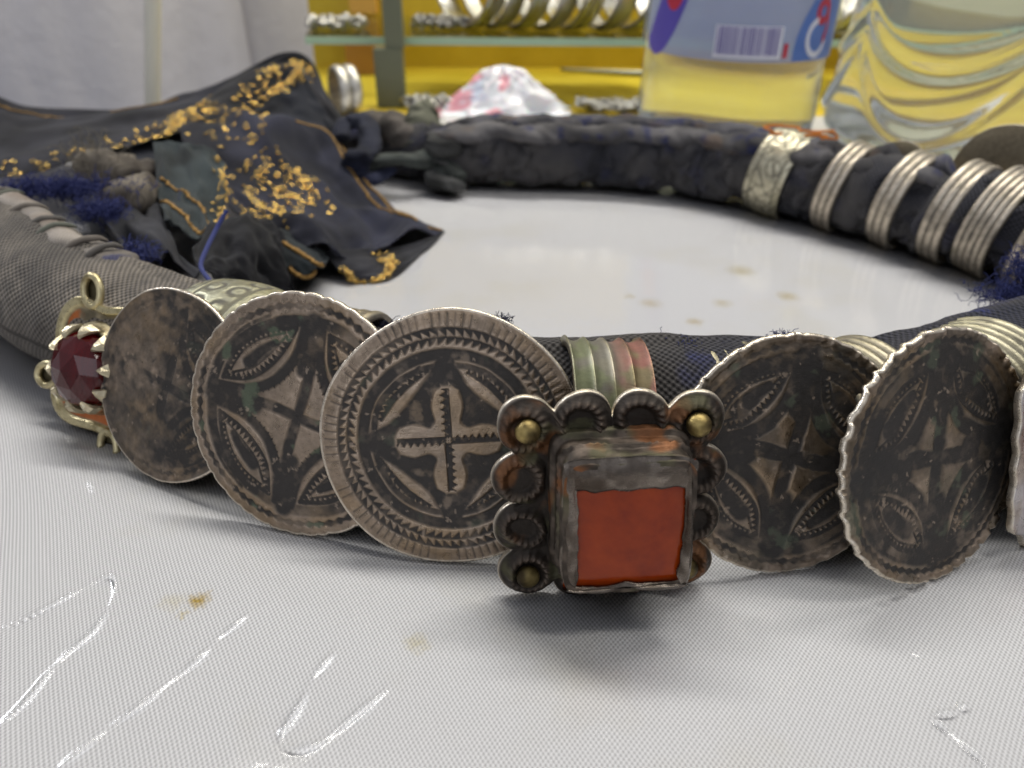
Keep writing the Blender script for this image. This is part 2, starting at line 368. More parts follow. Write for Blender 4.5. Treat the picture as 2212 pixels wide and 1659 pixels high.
# twisted seam fold lying on top of the crumpled back stretch
def fold(i0, i1, off, hgt, r0, name, seed, n=260, twist=3.0, colr=(.045, .042, .04)):
    ii = np.linspace(i0, i1, n); P = np.stack([np.interp(ii, np.arange(len(PATH)), PATH[:, k]) for k in range(4)], 1)
    T_, S_, N_ = frames(P[:, [0, 1, 3]]); t = np.linspace(0, 1, n)
    w = fbm(np.stack([t*9, 0*t+seed, 0*t], 1), 3, seed)-.5
    C = P[:, [0, 1, 3]]+S_*(off+.22*w)[:, None]*1.0+N_*(P[:, 2]*hgt+.1*w)[:, None]
    sg = 20; aa = np.linspace(0, 2*math.pi, sg, endpoint=False); TT, AA = np.meshgrid(t, aa, indexing='ij')
    L = np.linalg.norm(np.diff(C, axis=0), axis=1).sum(); ss = TT.ravel()*L; al = AA.ravel()
    R = r0*(.85+.5*(fbm(np.stack([ss*1.6, np.cos(al+ss*twist), np.sin(al+ss*twist)], 1), 3, seed+3)-.3)+.16*np.cos(2*al+ss*twist))
    pz = pinch(np.repeat(np.interp(ii, np.arange(len(PATH)), arc), sg), .42)
    R *= np.repeat(np.clip(np.minimum(t, 1-t)*22, .15, 1), sg)*(1-.45*pz)
    k = np.repeat(np.arange(n), sg)
    C = C-N_*(.32*pz.reshape(n, sg)[:, :1]*hgt)-S_*(.25*pz.reshape(n, sg)[:, :1]*np.sign(off))
    v = C[k]+(S_[k]*np.cos(al)[:, None]*1.35+N_[k]*np.sin(al)[:, None]*.8)*R[:, None]
    cn = fbm(v*1.3, 3, seed+9); c = mixc(np.array(colr)*.7, np.array(colr)*1.9, sst(.3, .7, cn))
    c = mixc(c, (.018, .022, .07), .8*sst(.6, .75, fbm(v*2.2+4, 3, seed+5)))
    c = mixc(c, (.10, .07, .05), .6*sst(.62, .75, fbm(v*1.4+8, 2, seed+6)))
    mesh(name, v, grid_faces(n, sg, False, True)[:, ::-1], M_RAG, rope, col=c, uv=np.stack([ss, al*.3], 1))
i_b0, i_b1 = path_near(at_h(2250, 500, 1.1)), path_near(at_h(930, 332, .9))
ins = np.sign(np.dot(S[(i_b0+i_b1)//2], np.array((0, -1, 0))))      # which side faces into the loop
fold(i_b0, i_b1, .50*ins, .80, .36, 'seam_fold', 71, colr=(.058, .055, .056)); fold(i_b0+30, i_b1-10, -.1*ins, .97, .30, 'seam_fold', 83, twist=4.2, colr=(.05, .048, .052))
i_l0, i_l1 = path_near(at_h(-260, 520, 1.2)), path_near(at_h(250, 720, 1.15))
inl = np.sign(np.dot(S[(i_l0+i_l1)//2], np.array((.3, 1, 0))))
fold(i_l0, i_l1, .42*inl, .88, .27, 'seam_fold', 97, twist=.6, colr=(.13, .115, .10))

# ------------------------------------------------------------------ threads and tufts
def tuft(name, c, n, length, spread, mat, parent, seed, r=.011, dirn=(0, 0, 1)):
    g = np.random.default_rng(seed); parts = []
    for _ in range(n):
        p = np.array(c)+g.normal(0, 1, 3)*np.array(spread); d = np.array(dirn)*.6+g.normal(0, 1, 3)*.8; d /= np.linalg.norm(d)
        pts = [p]
        for _ in range(7):
            d = d+g.normal(0, .6, 3); d /= np.linalg.norm(d); pts.append(pts[-1]+d*length/7*g.uniform(.7, 1.3))
        pts = np.array(pts); pts[:, 2] = np.maximum(pts[:, 2], .05)
        parts.append(tube(catmull(pts, 13), np.linspace(r, r*.6, 13), 3))
    v, f = join(parts); o = mesh(name, v, f, mat, parent); return o
def on_top(px, py, h): return at_h(px, py, h)

# ------------------------------------------------------------------ rings: parts
def outline_disc(name, R, outl, hfun, cfun, mat, parent, nr=120, nt=480, thick=.09, rim=.025):
    th = np.linspace(0, 2*math.pi, nt, endpoint=False); Ro = outl(th)
    q = np.linspace(0.004, 1, nr); rad = q[:, None]*Ro[None]
    x = rad*np.cos(th); y = rad*np.sin(th)
    z = hfun(x.ravel(), y.ravel(), np.repeat(q, nt), np.tile(th, nr)); c = cfun(x.ravel(), y.ravel(), np.repeat(q, nt), np.tile(th, nr))
    V = [np.stack([x.ravel(), y.ravel(), z], 1)]; ze = z[-nt:]
    xe, ye = x[-1], y[-1]
    for (g, dz) in ((1.008, -.02), (1.008, -thick+.02), (.99, -thick), (.4, -thick-.04), (.004, -thick-.04)):
        V.append(np.stack([xe*g, ye*g, ze*(1 if g > .9 else 0)+dz], 1))
    V = np.concatenate(V); n = nr+5
    edge = np.tile(np.array((.80, .74, .64, 1.0)), (2*nt, 1)); back = np.tile(np.array((.13, .11, .075, .5)), (3*nt, 1))  # pale edge: the rim highlight is put into its colour
    C = np.concatenate([c, edge, back])
    return mesh(name, V, grid_faces(n, nt, False, True), mat, parent, col=C)

BARE = np.array((.37, .295, .23)); NIEL = np.array((.026, .025, .026)); VERD = np.array((.13, .165, .11)); BRASS = np.array((.45, .36, .16))
class Eng:                                   # engraving: depth of tool marks and how dark the niello is
    def __init__(self, x, y): self.x, self.y = x, y; self.d = np.zeros(len(x)); self.p = np.stack([x, y], 1)
    def add(self, m): self.d = np.maximum(self.d, m)
    def cut(self, m): self.d = self.d*(1-m)
    def near(self, C, pad):
        lo, hi = C.min(0)-pad, C.max(0)+pad
        ii = np.where((self.p > lo).all(1) & (self.p < hi).all(1))[0]
        L = np.r_[0, np.cumsum(np.linalg.norm(np.diff(C, axis=0), axis=1))]
        D = ((self.p[ii, None]-C[None])**2).sum(-1); k = D.argmin(1)
        k2 = np.clip(k, 0, len(C)-2); t = C[k2+1]-C[k2]; t /= np.linalg.norm(t, axis=1)[:, None]+1e-9
        r = self.p[ii]-C[k2]; sd = t[:, 0]*r[:, 1]-t[:, 1]*r[:, 0]; al = L[k2]+(t*r).sum(1)
        end = (k > 0) & (k < len(C)-1)
        return ii, sd, al, np.sqrt(D.min(1)), end, L[-1]
    def line(self, pts, w, smooth=True, taper=0., n=90, soft=.35, amt=1.):
        C = catmull(pts, n) if smooth else resample(np.asarray(pts, float), n)[0]
        ii, sd, al, d, end, L = self.near(C, w*2)
        t = al/L; ww = w*(1-taper*t); m = (1-sst(ww*(1-soft), ww*(1+soft), d))*amt
        self.d[ii] = np.maximum(self.d[ii], m)
    def zig(self, pts, w, per, side=1, n=140, smooth=True, amt=1.):   # row of saw teeth cut along a line
        C = catmull(pts, n) if smooth else resample(np.asarray(pts, float), n)[0]
        ii, sd, al, d, end, L = self.near(C, w*2.2)
        ph = (al/per) % 1; tri = np.abs(2*ph-1)
        sd = sd*side; m = (1-sst(0, .25*w, sd-w*(.05+.95*tri)))*sst(-.45*w, -.2*w, sd)*end*amt
        self.d[ii] = np.maximum(self.d[ii], m)
def wear_noise(x, y, sd, sc=3.): return fbm(np.stack([x*sc, y*sc, 0*x+sd], 1), 5, sd)
def colour(x, y, dark, sd, bare=BARE, tarn=.35, verd=.5, tint=(.20, .165, .13)):
    w = wear_noise(x, y, sd, 1.6); w2 = wear_noise(x, y, sd+5, 7.)
    col = mixc(bare, np.array(tint), np.clip(tarn*2*sst(.35, .75, w*.7+w2*.3), 0, 1))
    w3 = wear_noise(x, y, sd+17, 16.)
    col = mixc(col, np.array((.33, .235, .14)), .55*sst(.45, .7, wear_noise(x, y, sd+19, 2.2)))
    col = col*(.72+.56*w3)[:, None]
    smudge = .26*sst(.42, .72, .6*wear_noise(x, y, sd+23, 2.8)+.4*w3)
    dk = np.clip(dark*(.68+.6*w2+.25*(w3-.5))*(1-.4*sst(.62, .76, wear_noise(x, y, sd+27, 4.5)))+smudge, 0, 1)
    col = mixc(col, NIEL, dk*.95)
    vg = sst(.69, .76, wear_noise(x, y, sd+9, 2.6))*verd*sst(.2, .6, dark+.3*w2)
    col = mixc(col, VERD, vg*.8)
    sc = sst(.74, .78, wear_noise(x, y, sd+13, 9.))*.5                # small scraped patches
    col = mixc(col, bare*1.25, sc)
    al = np.clip(1-dk-.5*vg, 0, 1)
    return np.concatenate([col, al[:, None]], 1)

def rot(pts, a):
    a = math.radians(a); c, s_ = math.cos(a), math.sin(a); return [(x*c-y*s_, x*s_+y*c) for x, y in pts]
def star_pattern(x, y, R, sd, turn=-7, heavy=1.0):
    e = Eng(x/R, y/R); q = np.hypot(e.x, e.y); th = np.arctan2(e.y, e.x)
    wob = .045*(fbm(np.stack([np.cos(th)*2, np.sin(th)*2, 0*th+sd], 1), 3, sd)-.5)
    # zigzag ring just inside the edge, dark ring further in
    ph = (th/(2*math.pi)*62+14*wob) % 1; tri = np.abs(2*ph-1)
    e.add((1-sst(.0, .012, np.abs(q+wob-.905)-(.004+.022*tri)))*(.35+.6*sst(.35, .55, fbm(np.stack([np.cos(th)*1.7, np.sin(th)*1.7, 0*th+sd+7], 1), 2, sd+8))))
    e.add((1-sst(.035*heavy, .06*heavy, np.abs(q+wob*2-.79)))*(.45+.5*sst(.35, .6, fbm(np.stack([np.cos(th)*1.3, np.sin(th)*1.3, 0*th+sd+3], 1), 3, sd+4))))
    for k in range(4):
        g = lambda pts: rot(pts, turn+90*k)
        # dark cross arm, widening to the ring
        e.line(g([(0, 0), (.03, .3), (0, .55)]), .045*heavy); e.line(g([(0, .4), (-.01, .78)]), .085*heavy)
        # concave sides of the star: dark band with teeth towards the centre
        st = g([(.07, .76), (.10, .50), (.20, .30), (.32, .19), (.50, .10), (.76, .07)])
        e.line(st, .042*heavy); e.zig(st, .05, .052, -1)
        # almond leaf between the arms, outlined with teeth
        l1 = g([(.14, .72), (.20, .48), (.33, .33), (.50, .22), (.70, .15)])
        l2 = g([(.14, .72), (.36, .66), (.52, .53), (.64, .36), (.70, .15)])
        e.zig(l1, .055, .05, 1); e.zig(l2, .055, .05, -1); e.line(l2, .02)
        lens = g([(.22, .62), (.36, .52), (.50, .42), (.62, .26)])
        e.line(g([(.33, .50), (.45, .41), (.54, .30)]), .055*heavy, taper=.4)
        e.zig(g([(.26, .52), (.36, .41), (.50, .30)]), .03, .045, 1, amt=.7)
        e.line(g([(.20, .64), (.30, .46), (.44, .34), (.62, .22)]), .011, amt=.8); e.line(g([(.22, .66), (.40, .58), (.54, .44), (.64, .24)]), .011, amt=.8)
        for sg_ in (-1, 1):                  # fan of small leaves where an arm meets the ring
            e.line(g([(sg_*.05, .46), (sg_*.10, .58), (sg_*.09, .72)]), .018, taper=.4, amt=.85); e.zig(g([(sg_*.02, .36), (sg_*.06, .5), (sg_*.05, .70)]), .022, .04, sg_, amt=.75)
        e.line(g([(.40, .74), (.56, .63), (.66, .52)]), .016, amt=.8); e.line(g([(.74, .40), (.63, .56), (.52, .66)]), .014, amt=.7)
    return e.d
def cross_pattern(x, y, R, sd):
    e = Eng(x/R, y/R); q = np.hypot(e.x, e.y); th = np.arctan2(e.y, e.x)
    w = fbm(np.stack([np.cos(th)*2.2, np.sin(th)*2.2, 0*th], 1), 3, sd)-.5
    # radial hatching at the edge
    h = (th/(2*math.pi)*96+.8*w) % 1; ln_ = (1-sst(.04, .10, np.abs(h-.5)))*sst(.86, .87, q)*(1-sst(.955+.06*w, .975+.06*w, q))
    e.add(ln_*.7)
    for rad, nn, wd, sgn in ((.845, 78, .05, 1), (.775, 70, .045, -1)):
        ph = (th/(2*math.pi)*nn+.5*w) % 1; saw = ph if sgn > 0 else 1-ph
        e.add((1-sst(0, .015, np.abs(q-rad+.015*w-(.03*(saw-.5)))-wd*(1-saw)*.55))*.92)
    e.add(1-sst(.032, .055, np.abs(q+.03*w-.665))); e.add((1-sst(.016, .034, np.abs(q+.05*w-.585)))*.85)
    for k in range(4):
        g = lambda pts: rot(pts, 3+90*k)
        e.line(g([(0, .64), (.11, .40), (.28, .24), (.45, .11), (.64, 0)]), .055); e.line(g([(.04, .52), (.16, .34), (.34, .17), (.52, .04)]), .05)
        e.line(g([(.0, .62), (.0, .48)]), .075)
        # dark wedge between the arms of the cross
        ring_ = g([(.10, .40), (.13, .20), (.16, .15), (.22, .13), (.42, .09)])
        e.line(ring_, .05); e.line(g([(.17, .30), (.21, .22), (.31, .17)]), .075)
        e.zig(g([(.16, .52), (.32, .40), (.44, .27), (.54, .13)]), .04, .055, 1); e.zig(g([(.22, .54), (.36, .46), (.48, .33), (.57, .19)]), .035, .05, -1, amt=.85)
        e.line(g([(.30, .44), (.36, .385), (.43, .31)]), .028, taper=.5)
    cr = np.zeros(len(x))
    c2, s2 = math.cos(math.radians(-3)), math.sin(math.radians(-3)); xr, yr = e.x*c2-e.y*s2, e.x*s2+e.y*c2
    for aa, bb in ((xr, yr), (yr, xr)):
        wv = .058+.052*np.exp(-((np.abs(bb)-.27)/.13)**2); L = .40
        m = 1-sst(.0, .03, np.maximum(np.abs(aa)*(1+.1*bb)-wv, np.abs(bb)-L+3.5*aa*aa))
        cr = np.maximum(cr, m)
    e.cut(cr)
    for k in range(4):
        g = lambda pts: rot(pts, 3+90*k)
        e.zig(g([(0.012, .02), (.0, .40)]), .05, .055, 1); e.zig(g([(-.012, .02), (-.01, .36)]), .03, .055, -1, amt=.7)
    return e.d

def band(parent, R, width, center, ribs=4, col=(.42, .38, .31), tilt=0., n=96, m=None, arc0=0., arc1=360., amp=.05, bead=False, name='band', patt=None, thick=.07, flute=False):
    # hoop round local X axis; ribs run round it
    m = m or ribs*8+6
    xs_ = np.linspace(-width/2, width/2, m); t = (xs_/width+.5)*ribs
    prof = amp*np.abs(np.sin(math.pi*t))**.7 if not flute else amp*(1-np.abs(np.sin(math.pi*t))**.6)
    full = arc1-arc0 >= 359.9
    aa = np.radians(np.linspace(arc0, arc1, n, endpoint=not full))
    XX, AA = np.meshgrid(xs_, aa, indexing='xy'); PR = np.tile(prof, (n, 1))
    rr_ = R+PR
    if bead: rr_ = rr_+.02*np.sin(AA*70)*(np.abs(np.tile(t, (n, 1))-ribs/2) < .5)
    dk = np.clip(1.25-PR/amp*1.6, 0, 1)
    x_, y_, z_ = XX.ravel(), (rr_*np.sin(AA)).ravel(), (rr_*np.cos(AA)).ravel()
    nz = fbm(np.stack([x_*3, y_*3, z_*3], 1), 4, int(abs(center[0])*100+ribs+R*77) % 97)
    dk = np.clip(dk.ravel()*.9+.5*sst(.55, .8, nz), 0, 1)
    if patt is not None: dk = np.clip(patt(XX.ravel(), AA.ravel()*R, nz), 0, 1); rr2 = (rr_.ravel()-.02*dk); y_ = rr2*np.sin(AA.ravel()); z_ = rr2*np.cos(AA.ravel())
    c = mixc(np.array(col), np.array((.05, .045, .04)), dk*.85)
    c = mixc(c, np.array((.20, .19, .12)), .5*sst(.5, .7, fbm(np.stack([x_*2+7, y_*2, z_*2], 1), 3, 5)))
    if flute: c = mixc(c, np.array((.26, .09, .07)), .75*sst(-.1, .35, x_+.3*(nz-.5))); c = mixc(c, np.array((.14, .17, .07)), .6*sst(.5, .62, fbm(np.stack([x_*3, y_*3, z_*3+4], 1), 3, 8)))
    outer = np.stack([x_, y_, z_], 1)
    inner = np.stack([XX.ravel(), ((R-thick)*np.sin(AA)).ravel(), ((R-thick)*np.cos(AA)).ravel()], 1)
    # close the strip round: outer left..right then inner right..left
    O = outer.reshape(n, m, 3); Ii = inner.reshape(n, m, 3)[:, ::-1]
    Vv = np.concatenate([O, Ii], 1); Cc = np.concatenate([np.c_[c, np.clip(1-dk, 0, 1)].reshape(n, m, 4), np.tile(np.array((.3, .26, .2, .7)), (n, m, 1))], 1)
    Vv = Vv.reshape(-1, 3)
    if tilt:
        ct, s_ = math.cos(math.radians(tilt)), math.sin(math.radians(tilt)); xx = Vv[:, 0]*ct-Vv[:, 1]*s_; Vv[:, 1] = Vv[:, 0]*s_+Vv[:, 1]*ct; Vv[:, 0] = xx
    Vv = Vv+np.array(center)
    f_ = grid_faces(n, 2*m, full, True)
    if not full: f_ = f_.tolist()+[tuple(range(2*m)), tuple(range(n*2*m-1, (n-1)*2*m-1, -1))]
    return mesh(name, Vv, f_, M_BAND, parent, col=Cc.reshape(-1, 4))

def scroll(x, s_, nz):
    d = np.hypot((x % .5)-.25, (s_ % .5)-.25); return np.clip((1-sst(.03, .06, np.abs(d-.15)))+.6*sst(.55, .75, nz)+(1-sst(.03, .05, np.abs(np.abs(x)-.42))), 0, 1)
# ------------------------------------------------------------------ disc rings B C D F G
def disc_ring(key, label, patt, outl, edge, sd, band_kw, tarn, dome=.05, roll=0, wav=.03, verd=.5, tint=(.20, .165, .13), bare=BARE):
    c, m, n, u, x = FR[key]; R = RG[key][2]
    o = thing('disc_ring', mat=m, label=label, cat='ring')
    cache = {}
    def hf(x_, y_, q, th):
        cr, sr = math.cos(math.radians(roll)), math.sin(math.radians(roll)); xr, yr = x_*cr-y_*sr, x_*sr+y_*cr
        d = patt(xr, yr, R, sd); cache['d'] = d
        z = -.021*d+dome*(1-q*q)+wav*(fbm(np.stack([x_*.7, y_*.7, 0*x_+sd], 1), 3, sd+3)-.5)*2*q+.006*(wear_noise(x_, y_, sd+21, 9)-.5)
        return z+edge(q, th)
    def cf(x_, y_, q, th):
        C = colour(x_, y_, cache['d'], sd, bare, tarn, verd, tint)
        e_ = sst(.982, .998, q)[:, None]; C[:, :3] = C[:, :3]*(1-e_)+np.array((.74, .67, .57))*e_; C[:, 3:] = np.maximum(C[:, 3:], e_)  # thin lit outline of the disc painted into the vertex colour
        return C
    outline_disc('bezel_disc', R, outl(R), hf, cf, M_ENG, o)
    kw = dict(R=1.24, width=1.0, center=(0, .06, -BK[key]), ribs=5); kw.update(band_kw)
    band(o, **kw)
    return o
def plain(R): return lambda th: R*(1+.006*np.sin(3*th+1)+.004*np.sin(7*th))
def scallop(n, dep, sd):
    def g(R):
        def h(th):
            w = fbm(np.stack([np.cos(th)*6, np.sin(th)*6, 0*th+sd], 1), 2, sd); p = (th/(2*math.pi)*n+1.2*w) % 1
            return R*(1+.006*np.sin(2*th+sd))*(1-dep*(np.abs(2*p-1))**2.5*(.5+w))
        return h
    return g
def notch(n, dep, sd):                      # raised cord edge cut across by a file
    def e(q, th):
        w = fbm(np.stack([np.cos(th)*6, np.sin(th)*6, 0*th+sd], 1), 2, sd); p = (th/(2*math.pi)*n+1.2*w) % 1
        return .025*sst(.93, .965, q)*(1-sst(.985, 1.0, q)*.4)-dep*sst(.93, .97, q)*(1-sst(.06, .2, np.abs(p-.5)))
    return e
flat = lambda q, th: 0*q+.02*sst(.95, .985, q)
worn = lambda x, y, R, sd: np.clip(star_pattern(x, y, R, sd, -4, 1.1)*.6*sst(.40, .62, wear_noise(x, y, sd+30, 1.4)+.25*sst(-.2*R, .6*R, x))+.72*sst(.25, .6, .45*wear_noise(x, y, sd+31, 2.2)+.55*wear_noise(x, y, sd+33, 7.)), 0, 1)
disc_ring('B', 'round smooth-edged silver disc ring with worn dark face, tucked beside the red garnet ring', worn, lambda R: plain(R), flat, 3, dict(ribs=1, amp=.1, m=70, n=260, width=1.5, R=1.47, center=(-.12, .1, -1.66), col=(.42, .42, .31), patt=scroll, name='ornate_band'), .5, verd=.15, tint=(.14, .115, .085))
disc_ring('C', 'scallop-edged pale silver disc ring engraved with star and leaves, overlapped by the cross-engraved disc', lambda x, y, R, s_: star_pattern(x, y, R, s_, -8), scallop(40, .012, 4), lambda q, th: 0*q, 5, dict(ribs=5, R=1.33), .22, verd=.9)
disc_ring('D', 'large round silver disc ring engraved with a cross, tucked behind the square red stone ring', cross_pattern, lambda R: (lambda th: R*(1+.012*np.sin(2*th+.6)+.008*np.sin(5*th))), lambda q, th: -.05*sst(.86, 1, q), 8, dict(ribs=4), .22, verd=.25, wav=.05)
disc_ring('F', 'blackened silver disc ring with chipped edge tucked behind the square red stone ring', lambda x, y, R, s_: np.clip(star_pattern(x, y, R, s_, -12, 1.35)+.42*sst(.42, .66, wear_noise(x, y, 40, 2.4)), 0, 1), scallop(24, .012, 7), notch(24, .03, 7), 12, dict(ribs=6, width=1.2, col=(.36, .33, .24)), .4, tint=(.17, .15, .115))
disc_ring('G', 'blackened silver disc ring with notched cord edge lying over the chipped black disc', lambda x, y, R, s_: np.clip(star_pattern(x, y, R, s_, 4, 1.5)+.45*sst(.42, .66, wear_noise(x, y, 50, 2.2)), 0, 1), scallop(34, .01, 9), notch(34, .045, 9), 17, dict(ribs=7, width=1.3, col=(.36, .33, .25)), .5, roll=8, dome=-.02, tint=(.15, .13, .10))

# ------------------------------------------------------------------ square carnelian ring E
M_OLD = silver_mat('blackened_old_silver', .40, .9)
M_LIP = silver_mat('worn_bezel_metal', .2, .95)
M_STONE = M('carnelian', (.42, .055, .012), .24, Subsurface_Weight=.4, Subsurface_Scale=.003, Specular_IOR_Level=.35)
bsdf(M_STONE).inputs['Subsurface Radius'].default_value = (1.0, .25, .08)
ns = noise(M_STONE, 260, detail=4); ln(M_STONE, ramp(M_STONE, ns, .3, .75, (.21, .020, .002), (.36, .048, .004)), bsdf(M_STONE).inputs['Base Color'])
pit = nd(M_STONE, 'ShaderNodeTexVoronoi'); pit.inputs['Scale'].default_value = 420; ln(M_STONE, nd(M_STONE, 'ShaderNodeTexCoord').outputs['Object'], pit.inputs['Vector'])
bump(M_STONE, mth(M_STONE, 'ADD', noise(M_STONE, 700, detail=5), mth(M_STONE, 'MULTIPLY', mth(M_STONE, 'MINIMUM', pit.outputs['Distance'], .16), 3.0)), .00007, .5)
ln(M_STONE, mth(M_STONE, 'MULTIPLY_ADD', noise(M_STONE, 500, detail=5), .35, .0), bsdf(M_STONE).inputs['Roughness'])
cE, mE, nE, uE, xE = FR['E']
mE2 = mE.copy(); mE2.translation = Vector(cE+np.array((0, -.26, 0)))*U
ringE = thing('square_stone_ring', mat=mE2, label='square red carnelian ring in a heavy dark silver box with scalloped plate and brass balls', cat='ring')
hw = 1.04
lobes = []
for sx in (-1, 1):
    for sy in (-1, 1): lobes.append((sx*hw, sy*hw, .37, 1))
for t in (-.36, .36):
    for sg_ in (-1, 1): lobes += [(t, sg_*(hw+.06), .36, 0), (sg_*(hw+.06), t, .36, 0)]
def outE(th):
    dx, dy = np.cos(th), np.sin(th); best = np.zeros_like(th)
    for (lx, ly, lr, k) in lobes:
        b = lx*dx+ly*dy; q = lr*lr-(lx*lx+ly*ly-b*b); best = np.maximum(best, np.where(q > 0, b+np.sqrt(np.maximum(q, 0)), 0))
    best = np.maximum(best, np.minimum(hw/np.maximum(np.abs(dx), 1e-6), hw/np.maximum(np.abs(dy), 1e-6))*.98)
    return best*(1+.012*np.sin(9*th)+.01*np.sin(4*th+1))
def hE(x, y, q, th):
    z = np.zeros_like(x); x0_, y0_ = x, y
    x = x0_+.09*(wear_noise(x0_, y0_, 71, 1.6)-.5)*2; y = y0_+.09*(wear_noise(x0_, y0_, 73, 1.6)-.5)*2
    for (lx, ly, lr, k) in lobes:
        d = np.hypot(x-lx, y-ly)/lr; a_ = np.arctan2(y-ly, x-lx)
        rope_ = .085*np.exp(-((d-.66)/.2)**2)*(1+.18*np.sin(a_*17+d*9+3*lx)); bowl = -.035*(1-sst(.2, .6, d))
        z = np.maximum(z, 0)+np.where(d < 1, rope_+bowl, 0)*(1-.9*(np.maximum(np.abs(x), np.abs(y)) < .82))
    return z+.05*(wear_noise(x, y, 61, 3.2)-.5)-.05*sst(.9, 1, q)
def cEf(x, y, q, th):
    z = hE(x, y, q, th); w = wear_noise(x, y, 63, 2.4); w2 = wear_noise(x, y, 67, 8)
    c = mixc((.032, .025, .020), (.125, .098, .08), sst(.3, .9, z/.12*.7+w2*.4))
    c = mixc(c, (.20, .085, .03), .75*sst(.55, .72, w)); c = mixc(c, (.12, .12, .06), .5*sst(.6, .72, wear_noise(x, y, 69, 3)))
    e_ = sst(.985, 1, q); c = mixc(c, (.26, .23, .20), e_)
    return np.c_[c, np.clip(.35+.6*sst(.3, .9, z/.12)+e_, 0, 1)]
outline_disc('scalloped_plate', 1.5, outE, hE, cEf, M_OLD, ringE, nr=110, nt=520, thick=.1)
M_BALL = silver_mat('brass_ball', .36, .9)
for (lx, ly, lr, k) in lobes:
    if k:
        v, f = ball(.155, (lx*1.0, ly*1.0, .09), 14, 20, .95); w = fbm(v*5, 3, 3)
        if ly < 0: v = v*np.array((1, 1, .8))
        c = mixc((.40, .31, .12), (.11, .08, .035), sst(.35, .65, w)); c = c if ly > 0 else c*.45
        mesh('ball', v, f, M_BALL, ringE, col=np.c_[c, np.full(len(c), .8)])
# box walls: square tower, slightly waisted, with folded lip
def sq_ring(hx, hy, z, n=40, rnd=.05, seed=0, wob=.035):
    t = np.linspace(-1, 1, n, endpoint=False); pts = []
    for k in range(4):
        a_ = [(-1, 0), (0, 1), (1, 0), (0, -1)][k]
        for s_ in t:
            p = [(-s_, 1), (-1, -s_), (s_, -1), (1, s_)][k]; pts.append(p)
    p = np.array(pts); nrm = (np.abs(p)**8).sum(1)**(1/8.); p = p/nrm[:, None]
    w = fbm(np.stack([p[:, 0]*2, p[:, 1]*2, 0*p[:, 0]+z*2], 1), 3, seed)-.5
    return np.stack([p[:, 0]*hx*(1+wob*2*w), p[:, 1]*hy*(1+wob*2*w), np.full(len(p), z)+.06*w*(z > .5)], 1)
BX, BY, BZ = .80, .90, .70; BOFF = np.array((.10, .02, 0))
rings_ = [sq_ring(BX*1.10, BY*1.12, .02, seed=1), sq_ring(BX*1.08, BY*1.10, .09, seed=1), sq_ring(BX*1.01, BY*1.03, .13, seed=2), sq_ring(BX*1.0, BY*1.02, .28, seed=2), sq_ring(BX*1.03, BY*1.04, .33, seed=3),
          sq_ring(BX*.98, BY*.99, .38, seed=3), sq_ring(BX*.98, BY*.98, .54, seed=4), sq_ring(BX*1.0, BY*1.0, .61, seed=4), sq_ring(BX*.97, BY*.97, BZ+.02, seed=5), sq_ring(BX*.9, BY*.9, BZ+.03, seed=5)]
def densify(rs, k=4):
    rs = np.array(rs); n, m_, _ = rs.shape; t = np.linspace(0, n-1, (n-1)*k+1); i = np.minimum(t.astype(int), n-2); f_ = (t-i)[:, None, None]
    return rs[i]*(1-f_)+rs[i+1]*f_
Rg = densify(rings_, 5); V = Rg.reshape(-1, 3).copy(); rough_ = fbm(V*6, 4, 77)-.5
rope2 = np.sin(np.arctan2(V[:, 1], V[:, 0])*70)*np.exp(-((V[:, 2]-.33)/.05)**2)
V[:, :2] *= (1+.045*rough_+.012*rope2)[:, None]; w = fbm(V*2.5, 3, 81); w2 = fbm(V*9, 3, 83)
c = mixc((.05, .040, .032), (.15, .12, .098), sst(.35, .75, w2)); c = mixc(c, (.25, .10, .035), .8*sst(.58, .70, w)*(V[:, 1] > -.2)); c = mixc(c, (.13, .13, .07), .5*sst(.55, .7, fbm(V*3+5, 3, 85)))
wallo = mesh('bezel_wall', V+BOFF, grid_faces(len(Rg), Rg.shape[1], False, True), M_OLD, ringE, col=np.c_[c, np.full(len(c), .55)])
